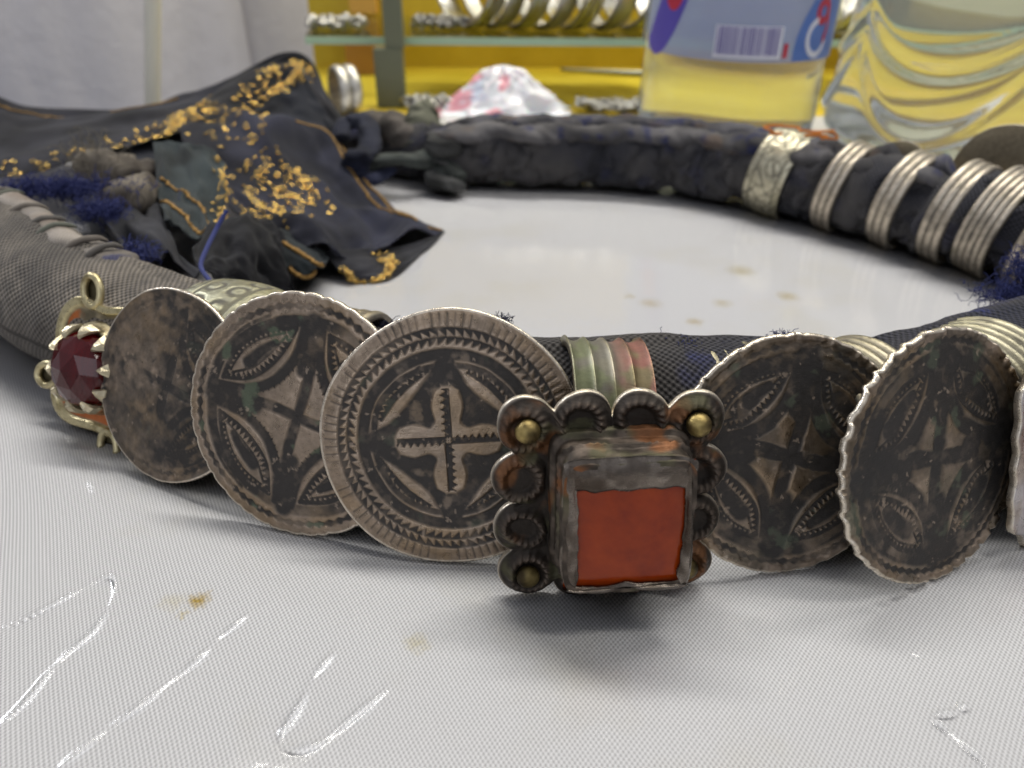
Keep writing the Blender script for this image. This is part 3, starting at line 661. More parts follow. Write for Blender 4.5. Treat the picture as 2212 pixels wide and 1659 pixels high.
# lips folded over the stone, ragged inner edge; the top one is the deepest
def lip(side, inner, ragged, seed):
    n, m_ = 60, 12; t = np.linspace(-1, 1, n); q = np.linspace(0, 1, m_); TT, QQ = np.meshgrid(t, q, indexing='ij')
    rg = ragged*(fbm(np.stack([t*3.2, 0*t+seed, 0*t], 1), 3, seed)-.5)*2
    O_, H_ = (BY, BX) if side in 'tb' else (BX, BY)
    half = H_*(.975-.05*QQ-.14*QQ*QQ)
    wv_ = .05*(fbm(np.stack([t*2.1, 0*t+seed+3, 0*t], 1), 2, seed+4)-.5)*2
    off = O_*1.0-(O_-inner+rg[:, None])*QQ+(wv_[:, None]-.075*np.abs(TT)**7)*(1-QQ)
    z = BZ-.02+.075*np.sin(np.clip(QQ*1.15, 0, 1)*math.pi*.75)-.03*QQ+.02*(fbm(np.stack([TT.ravel()*2.5, QQ.ravel()*2, 0*TT.ravel()+seed], 1), 3, seed+1).reshape(TT.shape)-.5)*3.2
    a_, b_ = TT*half, off
    xy = {'t': (a_, b_), 'b': (-a_, -b_), 'l': (-b_, a_), 'r': (b_, -a_)}[side]
    top = np.stack([xy[0], xy[1], z], -1).reshape(-1, 3); bot = top-np.array((0, 0, .035))
    F1 = grid_faces(n, m_); nV = len(top); ff = F1[:, ::-1].tolist()+(F1+nV).tolist()
    ed = [i*m_+m_-1 for i in range(n)]; ff += [(ed[i], ed[i+1], ed[i+1]+nV, ed[i]+nV) for i in range(n-1)]
    V = np.concatenate([top, bot]); w2 = fbm(V*8, 4, seed+7); w = fbm(V*2.2, 3, seed+9)
    c = mixc((.13, .11, .095), (.25, .22, .195), sst(.3, .75, w2)); c = mixc(c, (.06, .045, .035), .8*sst(.45, .65, w))
    mesh('bezel_lip', V+BOFF, ff, M_LIP, ringE, col=np.c_[c, np.full(len(c), .85)])
lip('t', .52, .06, 91); lip('l', .60, .065, 93); lip('r', .645, .045, 95); lip('b', .79, .04, 97)
n = 40; t = np.linspace(-1, 1, n); XX, YY = np.meshgrid(t, t, indexing='ij'); rr_ = np.maximum(np.abs(XX), np.abs(YY))
V = np.stack([XX.ravel()*.76, YY.ravel()*.85, (BZ-.06+.05*(1-rr_**2.5)).ravel()], 1)
mesh('stone', V+BOFF, grid_faces(n, n)[:, ::-1], M_STONE, ringE)
band(ringE, 1.24, 1.06, (.12, .22, -BACK-.25), ribs=4, col=(.42, .40, .33), amp=.08, tilt=-4, flute=True, m=60)

# ------------------------------------------------------------------ garnet ring A
M_YEL = silver_mat('yellowed_silver', .3, .95)
cA, mA, nA, uA, xA = FR['A']
ringA = thing('garnet_ring', mat=mA, label='yellowed silver flower ring with faceted dark red garnet in toothed setting', cat='ring')
def outA(th): return 1.2*(1+.11*np.cos(4*(th-math.radians(45)))+.012*np.sin(7*th))
def hA(x, y, q, th): return -.03+.05*sst(.84, .90, q)*(1-.3*sst(.97, 1, q))+.03*(wear_noise(x, y, 103, 3)-.5)
def cA_(x, y, q, th):
    w = wear_noise(x, y, 105, 1.5); w2 = wear_noise(x, y, 107, 6)
    c = mixc((.16, .135, .085), (.34, .29, .19), sst(.35, .7, w2)); al = .5+0*q
    en = sst(.5, .58, w)*sst(.58, .64, q)*(1-sst(.82, .86, q)); c = mixc(c, (.50, .13, .02), en*.9)
    e_ = sst(.83, .89, q); c = mixc(c, mixc((.62, .55, .33), (.40, .34, .18), sst(.5, .75, w2)), e_)
    return np.c_[c, np.clip(.35-.3*en+e_, 0, 1)]
outline_disc('flower_plate', 1.0, outA, hA, cA_, M_YEL, ringA, nr=70, nt=260, thick=.14)
for a_, rr0, sq in ((106, 1.3, 1.35), (197, 1.3, 1.3), (287, 1.3, 1.3)  ):
    v, f = torus(.19, .065, 30, 10, sq); an = math.radians(a_-90); ca, sa = math.cos(an), math.sin(an)
    v = np.stack([v[:, 0]*ca-v[:, 1]*sa, v[:, 0]*sa+v[:, 1]*ca, v[:, 2]], 1)+np.array((rr0*math.cos(math.radians(a_)), rr0*math.sin(math.radians(a_)), -.02))
    w = fbm(v*7, 3, 9); c = mixc((.64, .57, .35), (.36, .30, .16), sst(.45, .75, w))
    e_ = mesh('eyelet', v, f, M_YEL, ringA, col=np.c_[c, np.full(len(c), .85)])
    v2, f2 = lathe([(.19, -.06), (.12, -.08), (.001, -.085)], 20); v2 = v2*np.array((1, sq, 1)); v2 = np.stack([v2[:, 0]*ca-v2[:, 1]*sa, v2[:, 0]*sa+v2[:, 1]*ca, v2[:, 2]], 1)+np.array((rr0*math.cos(math.radians(a_)), rr0*math.sin(math.radians(a_)), -.02))
    mesh('eyelet_pad', v2, f2, M_YEL, e_, col=np.tile(np.array((.10, .085, .045, .3)), (len(v2), 1)))
# rose-cut stone
M_GARNET = M('garnet', (.12, .001, .004), .04, Transmission_Weight=.6, IOR=1.5)
def rose(R, H):
    V = [(0, 0, H)]; F = []
    def rg(n, r, z, off): i0 = len(V); V.extend([(r*math.cos(2*math.pi*(k+off)/n), r*math.sin(2*math.pi*(k+off)/n), z) for k in range(n)]); return i0
    a0 = rg(6, R*.52, H*.80, 0); b0 = rg(12, R*.88, H*.42, 0); c0 = rg(12, R, 0, .5); d0 = rg(12, R*.9, -.2, .5)
    for k in range(6):
        F.append((0, a0+k, a0+(k+1) % 6)); F.append((a0+k, b0+2*k, b0+2*k+1)); F.append((a0+k, b0+2*k+1, a0+(k+1) % 6)); F.append((a0+(k+1) % 6, b0+2*k+1, b0+(2*k+2) % 12))
    for k in range(12):
        F.append((b0+k, c0+k, b0+(k+1) % 12)); F.append((b0+(k+1) % 12, c0+k, c0+(k+1) % 12)); F.append((c0+k, d0+k, d0+(k+1) % 12, c0+(k+1) % 12))
    F.append(tuple(range(d0+11, d0-1, -1)))
    return np.array(V), F
v, f = rose(.64, .42); mesh('stone', v+np.array((-.05, 0, .26)), f, M_GARNET, ringA, smooth=False)
v, f = lathe([(.80, -.03), (.76, .03), (.73, .15), (.71, .22), (.67, .22), (.67, .06), (.3, .03), (.001, .03)], 48)
w = fbm(v*6, 3, 19); mesh('setting_collar', v+np.array((-.05, 0, 0)), f, M_YEL, ringA, col=np.c_[mixc((.6, .54, .36), (.25, .2, .12), sst(.4, .75, w)), np.full(len(v), .8)])
for k in range(10):
    a_ = 2*math.pi*(k+.3)/10; da = .27; P = []
    for (rr0, z0, ww) in ((.73, .14, 1.), (.75, .24, .9), (.71, .35, .6), (.63, .44, .3), (.57, .47, .04)):
        for dd in (-1, 0, 1):
            an = a_+dd*da*ww*(.72/max(rr0, .3)); bulge = .025 if dd == 0 else 0
            P.append(((rr0+bulge)*math.cos(an), (rr0+bulge)*math.sin(an), z0+bulge))
    P = np.array(P); Q2 = P*np.array((.93, .93, 1))-np.array((0, 0, .02)); ff = grid_faces(5, 3).tolist(); nV = 15
    ff = ff+[tuple(i+nV for i in q[::-1]) for q in ff]+[(3*i, 3*i+3, 3*i+3+nV, 3*i+nV) for i in range(4)]+[(3*i+2+nV, 3*i+5+nV, 3*i+5, 3*i+2) for i in range(4)]+[(12, 13, 13+nV, 12+nV), (13, 14, 14+nV, 13+nV)]
    V2 = np.concatenate([P, Q2])+np.array((-.05, 0, 0))
    mesh('claw', V2, ff, M_YEL, ringA, smooth=False, col=np.tile(np.array((.64, .58, .42, .9)), (30, 1)))
band(ringA, 1.34, .9, (.1, .05, -1.25), ribs=4, col=(.50, .48, .36))

# ------------------------------------------------------------------ right edge ring H (cut by the frame)
cH, mH, nH, uH, xH = FR['H']
ringH = thing('plate_ring', mat=mH, label='pale silver ring with angular plate overlapping the notched black disc', cat='ring')
def outH(th):
    dx, dy = np.abs(np.cos(th)), np.abs(np.sin(th)); return np.minimum(np.minimum(1.35/np.maximum(dx, 1e-6), 1.5/np.maximum(dy, 1e-6)), 2.35/(dx+dy))*(1+.02*np.sin(20*th))
outline_disc('bezel_plate', 1.5, outH, lambda x, y, q, th: .06*sst(.3, .5, q)*(1-sst(.6, .7, q))+.02*(wear_noise(x, y, 111, 3)-.5), lambda x, y, q, th: colour(x, y, .7*(1-sst(.05, .1, np.abs(q-.75))), 113, np.array((.60, .57, .60)), .15, .2), M_ENG, ringH, nr=50, nt=200, thick=.12)
v, f = rose(.75, .3); mesh('stone', v+np.array((0, 0, .2)), f, M_STONE, ringH, smooth=False)
band(ringH, 1.24, 1.0, (0, .06, -BACK), ribs=5, col=(.42, .40, .30))

# ------------------------------------------------------------------ hoop rings on the back stretch
def hoop_at(px, py, h, label, R, width, ribs, tilt=0, yaw_add=0, col=(.62, .56, .47), disc=None, dd=0, **kw):
    i = path_near(at_h(px, py, h)); t, s_, n_ = T[i], S[i], N[i]
    p = PATH[i]; x = Vector(t).normalized(); x.rotate(Matrix.Rotation(math.radians(yaw_add), 3, 'Z')); z = Vector((0, 0, 1)); y = z.cross(x).normalized()
    # local X along the roll, local Z out towards the loop's inside
    inner = Vector((-p[0], 12-p[1], 0)); zz = y if y.dot(inner) > 0 else -y; yy = zz.cross(x)
    if yy.z < 0: x = -x; yy = zz.cross(x)
    m = Matrix((x, yy, zz)).transposed().to_4x4() @ Matrix.Rotation(math.radians(tilt), 4, 'Z'); m.translation = Vector((p[0], p[1], p[3]+.05))*U
    o = thing('hoop_ring' if disc is None else 'disc_ring', mat=m, label=label, cat='ring')
    band(o, R, width, (0, 0, 0), ribs=ribs, col=col, n=140, **kw)
    if disc:
        rd, up_, off = disc
        def hf(x_, y_, q, th): return .04*(1-q*q)
        ob = outline_disc('bezel_disc', rd, plain(rd), hf, lambda x_, y_, q, th: colour(x_, y_, star_pattern(x_, y_, rd, 33), 35, BARE, .3, .3), M_ENG, o, nr=60, nt=160)
        ob.rotation_euler = (math.pi-math.radians(14), 0, 0); ob.location = Vector((off, up_, -R-.08))*U
    return o
def leafy(x, s_, nz):
    a_ = np.sin(x*7+2.4*np.sin(s_*3.1))*np.sin(s_*5+1.5*np.sin(x*6)); b_ = np.hypot(x-.12*np.sin(s_*4), (s_ % .9)-.45)
    return np.clip((1-sst(.05, .16, np.abs(a_)))*.8+(1-sst(.02, .05, np.abs(b_-.22)))*.7+(1-sst(.02, .04, np.abs(np.abs(x)-.36)))*.8, 0, 1)*.85
hoop_at(1683, 383, 1.05, 'broad pale silver hoop ring engraved with leafy scrolls, tied with orange thread', 1.20, 1.1, 1, tilt=-11, amp=.06, m=70, col=(.60, .57, .44), patt=leafy)
hoop_at(1826, 410, 1.1, 'narrow hoop ring with beaded middle rib beside the broad scroll-engraved hoop', 1.20, .60, 3, tilt=-11, amp=.06, bead=True, disc=(.8, .5, .7))
hoop_at(1962, 435, 1.14, 'plain triple-ribbed silver hoop ring second along from the broad scroll-engraved hoop', 1.23, .64, 3, tilt=-11, amp=.06)
hoop_at(2078, 462, 1.16, 'silver hoop ring with milled rib and a round disc turned to the bottles', 1.26, .60, 3, tilt=-11, amp=.06, bead=True, disc=(1.25, .75, .1))
hoop_at(2165, 488, 1.18, 'silver hoop ring with five fine ribs next to the frayed blue cloth', 1.29, .80, 5, tilt=-11, amp=.05)
hoop_at(2262, 515, 1.2, 'silver hoop ring with wide smooth inner rib pressed against the five-ribbed hoop', 1.30, .62, 3, tilt=-11, amp=.08, bead=True)
# orange thread knot on the broad hoop
cO = at_h(1738, 286, 2.55); g = np.random.default_rng(3); pts = cO+np.cumsum(g.normal(0, .22, (26, 3))*np.array((1, .6, .25)), 0)*.8; pts -= (pts.mean(0)-cO)*np.array((1, 1, 1)); pts[:, 2] = np.clip(pts[:, 2], 2.35, 2.85)
v, f = tube(catmull(pts, 160), .035, 6); tag(mesh('thread_knot', v, f, M('orange_wool', (.55, .18, .03), .9)), 'loose orange thread knotted on the broad engraved hoop', 'thread')

# tufts and loose threads of the rope
tuft('frayed_tuft', at_h(120, 405, 2.25), 900, .38, (.75, .17, .07), M_BLUE, rope, 1, r=.011, dirn=(.3, -.1, 0))
tuft('frayed_tuft', at_h(215, 455, 2.2), 400, .34, (.24, .16, .07), M_BLUE, rope, 2, r=.010, dirn=(.5, -.3, -.2))
tuft('frayed_tuft', at_h(290, 548, 2.1), 240, .35, (.16, .12, .06), M_BLUE, rope, 3, r=.010, dirn=(.4, -.3, -.2))
tuft('frayed_tuft', at_h(2205, 636, 1.7), 520, .34, (.34, .16, .09), M_BLUE, rope, 4, r=.009, dirn=(-.6, 0, 0))
tuft('frayed_tuft', at_h(2225, 582, 2.1), 400, .3, (.15, .2, .13), M_BLUE, rope, 14, r=.010, dirn=(-.2, 0, .1))
tuft('frayed_tuft', at_h(1455, 762, 2.1), 420, .22, (.16, .10, .05), M_BLUE, rope, 5, r=.008)
tuft('frayed_tuft', at_h(1690, 733, 2.2), 160, .16, (.06, .04, .03), M_BLUE, rope, 6, r=.008)
tuft('frayed_tuft', at_h(1090, 697, 2.4), 60, .2, (.03, .03, .03), M_NAVY, rope, 7, r=.008)
tuft('frayed_tuft', at_h(828, 712, 2.15), 200, .2, (.10, .06, .04), M_NAVY, rope, 8, r=.008)
tuft('fuzz', at_h(1330, 757, 2.2), 500, .14, (1.8, .10, .03), M_NAVY, rope, 9, r=.003)
# long loose blue thread
pts = [at_d(*q) for q in ((490, 455, 15.5), (475, 480, 15.3), (462, 505, 15.0), (445, 540, 14.3), (434, 575, 13.6), (452, 605, 12.9), (470, 628, 12.4))]
v, f = tube(catmull(pts, 80), .045, 8); mesh('loose_thread', v, f, M_BLUE, rope)
# whip stitches along the left seam
for k, ip in enumerate((np.linspace(i_l0+6, i_l1-14, 11)+np.array([0, 4, -3, 2, 5, -4, 0, 3, -2, 4, 0])).astype(int)):
    c0 = PATH[ip, [0, 1, 3]]+S[ip]*.42*inl+N[ip]*PATH[ip, 2]*.90; a_ = np.linspace(-.35, 2.6, 16); sl = np.linspace(-.5, .5, 16)*(.32+.12*math.sin(k*2.3))
    pts = c0+np.outer(np.cos(a_)*.36, -S[ip]*inl)+np.outer(np.sin(a_)*.235, N[ip])+np.outer(sl, T[ip])
    v, f = tube(pts, np.full(16, .065)*np.interp(np.linspace(0, 1, 16), [0, .25, .8, 1], [.3, 1, .9, .3]), 8); v = v+.05*(fbm(v*5, 2, k)[:, None]-.5)
    mesh('stitch', v, f, M('dusty_stitch.%d' % k, ((.15, .13, .11), (.11, .10, .09), (.12, .125, .10))[k % 3], .95), rope)

# ------------------------------------------------------------------ black scarf with gold thread
scarf = thing('black_scarf', at_d(560, 420, 21), 'crumpled black gauze scarf embroidered with gold thread lying over the cloth rope', 'scarf')
SB = at_d(560, 420, 21)
gold_pts = []                                # (position, normal)
def patch(rows, name='cloth_fold', colr=(.012, .013, .018), nu=70, nv=70, seed=0, amp=.10, flute=0.):
    rows = [np.array([at_d(*q) if isinstance(q[0], (int, float)) else q for q in r]) for r in rows]
    w = max(len(r) for r in rows)
    R1 = np.array([catmull(r, nv) for r in rows]); G = np.stack([catmull(R1[:, j], nu) for j in range(nv)], 1)
    du = np.gradient(G, axis=0); dv = np.gradient(G, axis=1); Nn = np.cross(du, dv); Nn /= np.linalg.norm(Nn, axis=2)[..., None]+1e-9
    view = np.array((0, 0, CAM_H))-G; Nn *= np.sign((Nn*view).sum(-1))[..., None]
    uu, vv = np.meshgrid(np.linspace(0, 1, nu), np.linspace(0, 1, nv), indexing='ij')
    nz = fbm(np.stack([uu.ravel()*3+seed, vv.ravel()*3, 0*uu.ravel()], 1), 4, seed).reshape(nu, nv)-.5
    fine_ = np.sin((uu*9+vv*17+6*nz))*.15
    cr_ = 1-np.abs(2*fbm(np.stack([uu.ravel()*2.2+seed, vv.ravel()*2.6, 0*uu.ravel()+2.5], 1), 3, seed+40).reshape(nu, nv)-1)
    if flute: G = G+Nn*(flute*uu**1.5*np.sin(vv*2*math.pi*2.6+2.5*nz*2+1.0))[..., None]
    G = G+Nn*(amp*(nz*1.6+fine_+1.2*sst(.7, 1, cr_)))[..., None]; G[..., 2] = np.maximum(G[..., 2], .07)
    V = G.reshape(-1, 3); w = fbm(V*.9, 3, seed+5); c = mixc(np.array(colr)*.5, np.array(colr)*1.6, sst(.3, .75, w))
    L = np.linalg.norm(np.diff(G[nu//2], axis=0), axis=1).sum(); Lu = np.linalg.norm(np.diff(G[:, nv//2], axis=0), axis=1).sum()
    o = mesh(name, V-SB, grid_faces(nu, nv), M_SCARF, scarf, col=c, uv=np.stack([uu.ravel()*Lu, vv.ravel()*L], 1))
    md = o.modifiers.new('thickness', 'SOLIDIFY'); md.thickness = .03*U; md.offset = 0
    return G, Nn
def sample(GN, u, v):
    G, Nn = GN; i = np.clip((u*(G.shape[0]-1)).round().astype(int), 0, G.shape[0]-1); j = np.clip((v*(G.shape[1]-1)).round().astype(int), 0, G.shape[1]-1); return G[i, j], Nn[i, j]
P2 = patch([[(-60, 202, 28.5), (60, 246, 28.5), (250, 243, 28.5), (400, 217, 28.5), (510, 172, 29), (640, 128, 29.2), (690, 205, 29), (724, 255, 28.5)],
            [(-60, 290, 26), (60, 300, 26), (250, 275, 26), (400, 245, 26.5), (510, 200, 27.6), (640, 150, 28.4), (690, 225, 28), (735, 280, 27.5)],
            [(-60, 385, 22.5), (60, 372, 22.5), (250, 335, 23), (400, 300, 24), (500, 262, 25.4), (600, 262, 26.2), (680, 275, 26.8), (745, 330, 26)]], seed=1, nu=60, nv=140, amp=.2, colr=(.016, .016, .021))
P9 = patch([[(150, 340, 24.4), (280, 305, 24.6), (400, 283, 25), (510, 258, 25.4)], [(160, 365, 23), (280, 340, 23), (400, 335, 23.2), (500, 330, 23.4)], [(170, 400, 21.4), (290, 380, 21.5), (400, 390, 21.6), (500, 400, 21.8)]], seed=22, nu=40, nv=40, amp=.05)
P2b = patch([[(500, 262, 25.5), (560, 225, 26.6), (620, 180, 27.6), (650, 150, 28.0)], [(540, 285, 25), (590, 262, 25.8), (650, 240, 26.6), (695, 235, 27)], [(580, 300, 24.5), (640, 300, 25), (700, 300, 25.6), (735, 300, 26)]], seed=2, nu=50, nv=50, colr=(.009, .010, .014))
P1 = patch([[(400, 285, 24.8), (540, 255, 25.6), (620, 268, 25.6), (690, 285, 25.8), (720, 305, 25.8)],
            [(400, 335, 22.6), (540, 335, 23.2), (640, 352, 23.2), (715, 362, 24), (768, 385, 24.4)],
            [(465, 420, 21), (560, 425, 21), (680, 440, 21.3), (770, 440, 22.3), (830, 440, 23)],
            [(500, 470, 19.6), (600, 480, 19.2), (720, 510, 19.4), (840, 500, 20.6), (895, 470, 22.2)],
            [(560, 520, 18.4), (650, 545, 18.0), (740, 560, 18.2), (850, 545, 19.4), (962, 502, 21.3)]], seed=4, nu=110, nv=110, amp=.2, flute=.32, colr=(.014, .015, .026))
P1b = patch([[(690, 545, 18.4), (770, 545, 18.7), (860, 535, 19.6), (962, 502, 21.2)], [(735, 585, 17.9), (790, 585, 18.0), (860, 570, 18.7), (930, 530, 20.3)], [(765, 603, 18.0), (800, 612, 17.9), (845, 605, 18.1), (905, 560, 19.5)]], seed=6, nu=40, nv=60, amp=.05, colr=(.02, .02, .024))
P5 = patch([[(540, 505, 18.2), (600, 500, 18.6), (670, 530, 18.3), (710, 560, 18.0)], [(560, 550, 17.4), (610, 545, 17.6), (665, 565, 17.4), (695, 580, 17.4)], [(590, 590, 17.2), (630, 590, 17.3), (665, 600, 17.3), (690, 545, 18.0)]], seed=8, nu=40, nv=40, amp=.05, colr=(.016, .02, .022))
P3 = patch([[(330, 302, 22.2), (385, 318, 22), (440, 335, 21.8), (488, 350, 21.6)], [(338, 380, 20), (390, 385, 20), (440, 400, 20), (480, 425, 20)], [(345, 440, 18.4), (400, 450, 18.4), (440, 470, 18.4), (480, 490, 18.4)], [(350, 490, 16.6), (400, 510, 16.6), (450, 520, 16.8), (490, 515, 17.2)]], seed=9, nu=60, nv=50, amp=.16, colr=(.02, .026, .028))
P4 = patch([[(415, 540, 15.6), (470, 490, 17), (530, 472, 17.8), (580, 500, 18)], [(425, 580, 14.8), (480, 555, 15.6), (540, 545, 16.4), (600, 570, 17)], [(445, 605, 14.6), (500, 612, 15.4), (560, 625, 16.2), (637, 640, 17.1)]], seed=12, nu=60, nv=60, amp=.16, colr=(.006, .006, .008))
P6 = patch([[(570, 470, 18.8), (600, 490, 18.4), (615, 540, 17.8)], [(585, 530, 17.8), (610, 550, 17.6), (630, 590, 17.3)], [(600, 600, 17.0), (620, 620, 17.1), (642, 640, 17.1)]], seed=14, nu=40, nv=30, amp=.06, colr=(.006, .006, .008))
P7 = patch([[(110, 400, 22), (220, 390, 21.8), (300, 380, 21.5), (345, 385, 21.2)], [(150, 440, 19.8), (230, 445, 19.2), (300, 455, 18.6), (350, 460, 18.4)], [(220, 500, 17.2), (270, 515, 16.6), (330, 520, 16.2), (370, 530, 16.2)], [(270, 545, 15.8), (320, 560, 15.2), (380, 575, 14.8), (430, 600, 14.5)]], seed=15, nu=50, nv=40, amp=.2, colr=(.018, .018, .022))
P8 = patch([[(455, 500, 17.0), (500, 478, 17.6), (545, 490, 17.8), (575, 530, 17.6)], [(460, 515, 16.6), (505, 500, 17.0), (545, 515, 17.2), (572, 555, 17.1)]], seed=18, nu=14, nv=50, amp=.03, colr=(.03, .034, .036))
# gold embroidery: little chain loops, and sequins
GV = []; g = np.random.default_rng(5)
def loop_at(p, nrm, r, wire):
    z = np.array(nrm)+g.normal(0, .55, 3); z /= np.linalg.norm(z); x = np.cross(z, g.normal(0, 1, 3)); x /= np.linalg.norm(x); y = np.cross(z, x)
    v, f = torus(r*1.0, wire*.5, 10, 4, g.uniform(.5, 1.)); GV.append((p+np.array(nrm)*.05+v[:, :1]*x+v[:, 1:2]*y+v[:, 2:]*z-SB, f))
def trail(GN, pts, n, spread, r=.07, wire=.028):
    C = resample(catmull(pts, 60), n)[0]
    for q in C:
        u, v_ = q+g.normal(0, 1, 2)*spread
        p, nn = sample(GN, np.array(np.clip(u, 0, 1)), np.array(np.clip(v_, 0, 1))); loop_at(p, nn, r*g.uniform(.6, 1.3), wire*g.uniform(.7, 1.2))
trail(P2, [(.98, .02), (.95, .17), (.90, .33), (.80, .45), (.85, .55), (.55, .66), (.3, .76)], 150, (.07, .025), .085, .034)
trail(P2, [(.95, .36), (.80, .42), (.60, .48)], 60, (.09, .02), .09, .035); trail(P2b, [(.1, .1), (.05, .5), (.05, .95)], 60, (.06, .04), .08, .03)
trail(P1, [(.05, .15), (.18, .25), (.32, .3), (.42, .35), (.55, .3), (.62, .38)], 130, (.08, .08), .08, .032)
trail(P1, [(.30, .45), (.42, .5), (.5, .42)], 60, (.05, .05), .07, .03); trail(P1, [(.60, .2), (.70, .25), (.78, .15)], 50, (.05, .06), .06, .026)
trail(P3, [(.1, .9), (.4, .95), (.7, .9), (.95, .8)], 60, (.05, .06), .065, .026)
trail(P1b, [(.5, .12), (.85, .15), (.95, .4), (.6, .62), (.2, .5)], 90, (.08, .03), .06, .026)
v, f = join(GV); gs = mesh('gold_embroidery', v, f, M_GOLD, scarf, smooth=True); tag(gs, kind='stuff')
def hemline(GN, pts, name='hem_stitching', n=110, r=.03):
    C = resample(catmull(pts, 120), n)[0]; pp, nn = sample(GN, np.clip(C[:, 0], 0, 1), np.clip(C[:, 1], 0, 1)); pp = catmull(pp+nn*.035, n)
    k = np.arange(n); wob = np.where(k % 2 == 0, .03, -.03)
    T_, S_, N_ = frames(pp); pp = pp+S_*wob[:, None]
    v, f = tube(pp-SB, r, 5); mesh(name, v, f, M_DULLGOLD, scarf)
hemline(P1, [(0, .97), (.3, .95), (.55, .95), (.8, .94), (.98, .98)]); hemline(P1, [(.04, .55), (.1, .8), (.3, .86), (.55, .85), (.75, .82), (.9, .86)], n=130)
hemline(P2, [(.10, .02), (.16, .15), (.14, .3), (.12, .42)]); hemline(P3, [(.42, .08), (.6, .4), (.88, .85)], n=70); hemline(P3, [(.72, .05), (.9, .5), (.98, .85)], n=60, r=.04)
hemline(P5, [(.35, .35), (.45, .6), (.5, .95)], n=46, r=.05); hemline(P5, [(.85, .35), (.92, .6), (.9, .95)], n=40, r=.05); hemline(P8, [(.5, .35), (.5, .7), (.8, .98)], n=50, r=.05)

# ------------------------------------------------------------------ rag ends where the rope is tied
rags = thing('tied_rag', at_h(900, 330, 0), 'dark rag ends knotted round the far end of the cloth rope', 'rag')
RB = at_h(900, 330, 0)
def rag_strip(pts, wd, seed, colr, tw=.5):
    C = catmull([at_d(*q) for q in pts], 60); T_, S_, N_ = frames(C); t = np.linspace(0, 1, 60)
    sg = 20; aa = np.linspace(0, 2*math.pi, sg, endpoint=False); k = np.repeat(np.arange(60), sg); al = np.tile(aa, 60)
    w = np.interp(t, np.linspace(0, 1, len(wd)), wd)[k]; n_ = fbm(np.stack([k*.12, np.cos(al), np.sin(al)], 1), 3, seed)
    v = C[k]+(S_[k]*np.cos(al+tw*k*.02)[:, None]+N_[k]*np.sin(al+tw*k*.02)[:, None]*.6)*(w*(.45+1.2*n_))[:, None]; v[:, 2] = np.maximum(v[:, 2], .05)
    c = mixc(np.array(colr)*.6, np.array(colr)*1.8, sst(.3, .7, fbm(v*1.2, 3, seed+2)))
    mesh('rag_end', v-RB, grid_faces(60, sg, False, True)[:, ::-1].tolist()+[tuple(range(sg)), tuple(range(60*sg-1, 59*sg-1, -1))], M_RAG, rags, col=c, uv=np.stack([k*.05, al*.4], 1))
rag_strip([(735, 300, 25.5), (750, 262, 26.3), (790, 265, 26), (800, 315, 25), (770, 345, 24.3)], (.25, .35, .35, .3), 3, (.012, .013, .02))
rag_strip([(785, 265, 27), (830, 270, 26.8), (870, 285, 26.5), (900, 300, 26)], (.5, .65, .6, .5), 5, (.06, .052, .046))
rag_strip([(905, 320, 25.8), (908, 275, 26.5), (915, 240, 27), (925, 215, 27.2)], (.5, .55, .45, .1), 7, (.075, .075, .055))
rag_strip([(775, 370, 24.6), (830, 345, 24.6), (890, 345, 24.8), (945, 350, 25.2), (985, 395, 24.5)], (.3, .28, .3, .55, .4), 9, (.032, .036, .033))
rag_strip([(950, 300, 25), (955, 340, 25.2), (950, 380, 25.0), (990, 402, 24.2)], (.5, .6, .5, .25), 11, (.034, .034, .033))
rag_strip([(770, 330, 24), (780, 365, 24.2), (800, 385, 24.2), (850, 365, 24.8)], (.35, .4, .3, .2), 13, (.012, .014, .028))
# frayed brown wool end lying on the left stretch of the rope
end = thing('wool_end', at_h(240, 420, 0), 'dusty brown frayed wool end poking out beside the blue tufts', 'cloth end')
EB = at_h(240, 420, 0)
for pts, wd, sd in (([(175, 352, 20.6), (230, 360, 20.4), (290, 365, 20.8), (345, 372, 21.4)], (.25, .42, .45, .3), 4), ([(230, 420, 18.5), (280, 430, 18.3), (330, 400, 19.3)], (.3, .45, .3), 6)):
    C = catmull([at_d(*q) for q in pts], 40); v, f = tube(C, np.interp(np.linspace(0, 1, 40), np.linspace(0, 1, len(wd)), wd), 18); v = v+.35*(fbm(v*1.8, 4, sd)[:, None]-.5)
    mesh('wool_fold', v-EB, f, M_RAG, end, col=mixc((.05, .042, .036), (.15, .13, .105), sst(.3, .7, fbm(v*2, 3, sd))), uv=v[:, :2])
tuft('wool_fibres', at_d(200, 350, 20.4)-EB, 60, 1.0, (.25, .2, .12), M('brown_wool', (.16, .14, .11), .95), end, 22, r=.012)

# ------------------------------------------------------------------ display case behind the table
M_YELLOW = M('yellow_lining', (.60, .42, .012), .6); nn_ = noise(M_YELLOW, 30, detail=3)
ln(M_YELLOW, ramp(M_YELLOW, nn_, .3, .7, (.52, .36, .006), (.66, .48, .03)), bsdf(M_YELLOW).inputs['Base Color'])
M_GLASS = bpy.data.materials.new('shelf_glass'); M_GLASS.use_nodes = True
nt = M_GLASS.node_tree; nt.nodes.remove(nt.nodes['Principled BSDF'])
tr = nd(M_GLASS, 'ShaderNodeBsdfTransparent'); tr.inputs[0].default_value = (.93, .98, .95, 1); gl = nd(M_GLASS, 'ShaderNodeBsdfGlossy'); gl.inputs['Roughness'].default_value = .03
mxs = nd(M_GLASS, 'ShaderNodeMixShader'); fr = nd(M_GLASS, 'ShaderNodeFresnel'); fr.inputs[0].default_value = 1.45
ln(M_GLASS, fr.outputs[0], mxs.inputs[0]); ln(M_GLASS, tr.outputs[0], mxs.inputs[1]); ln(M_GLASS, gl.outputs[0], mxs.inputs[2])
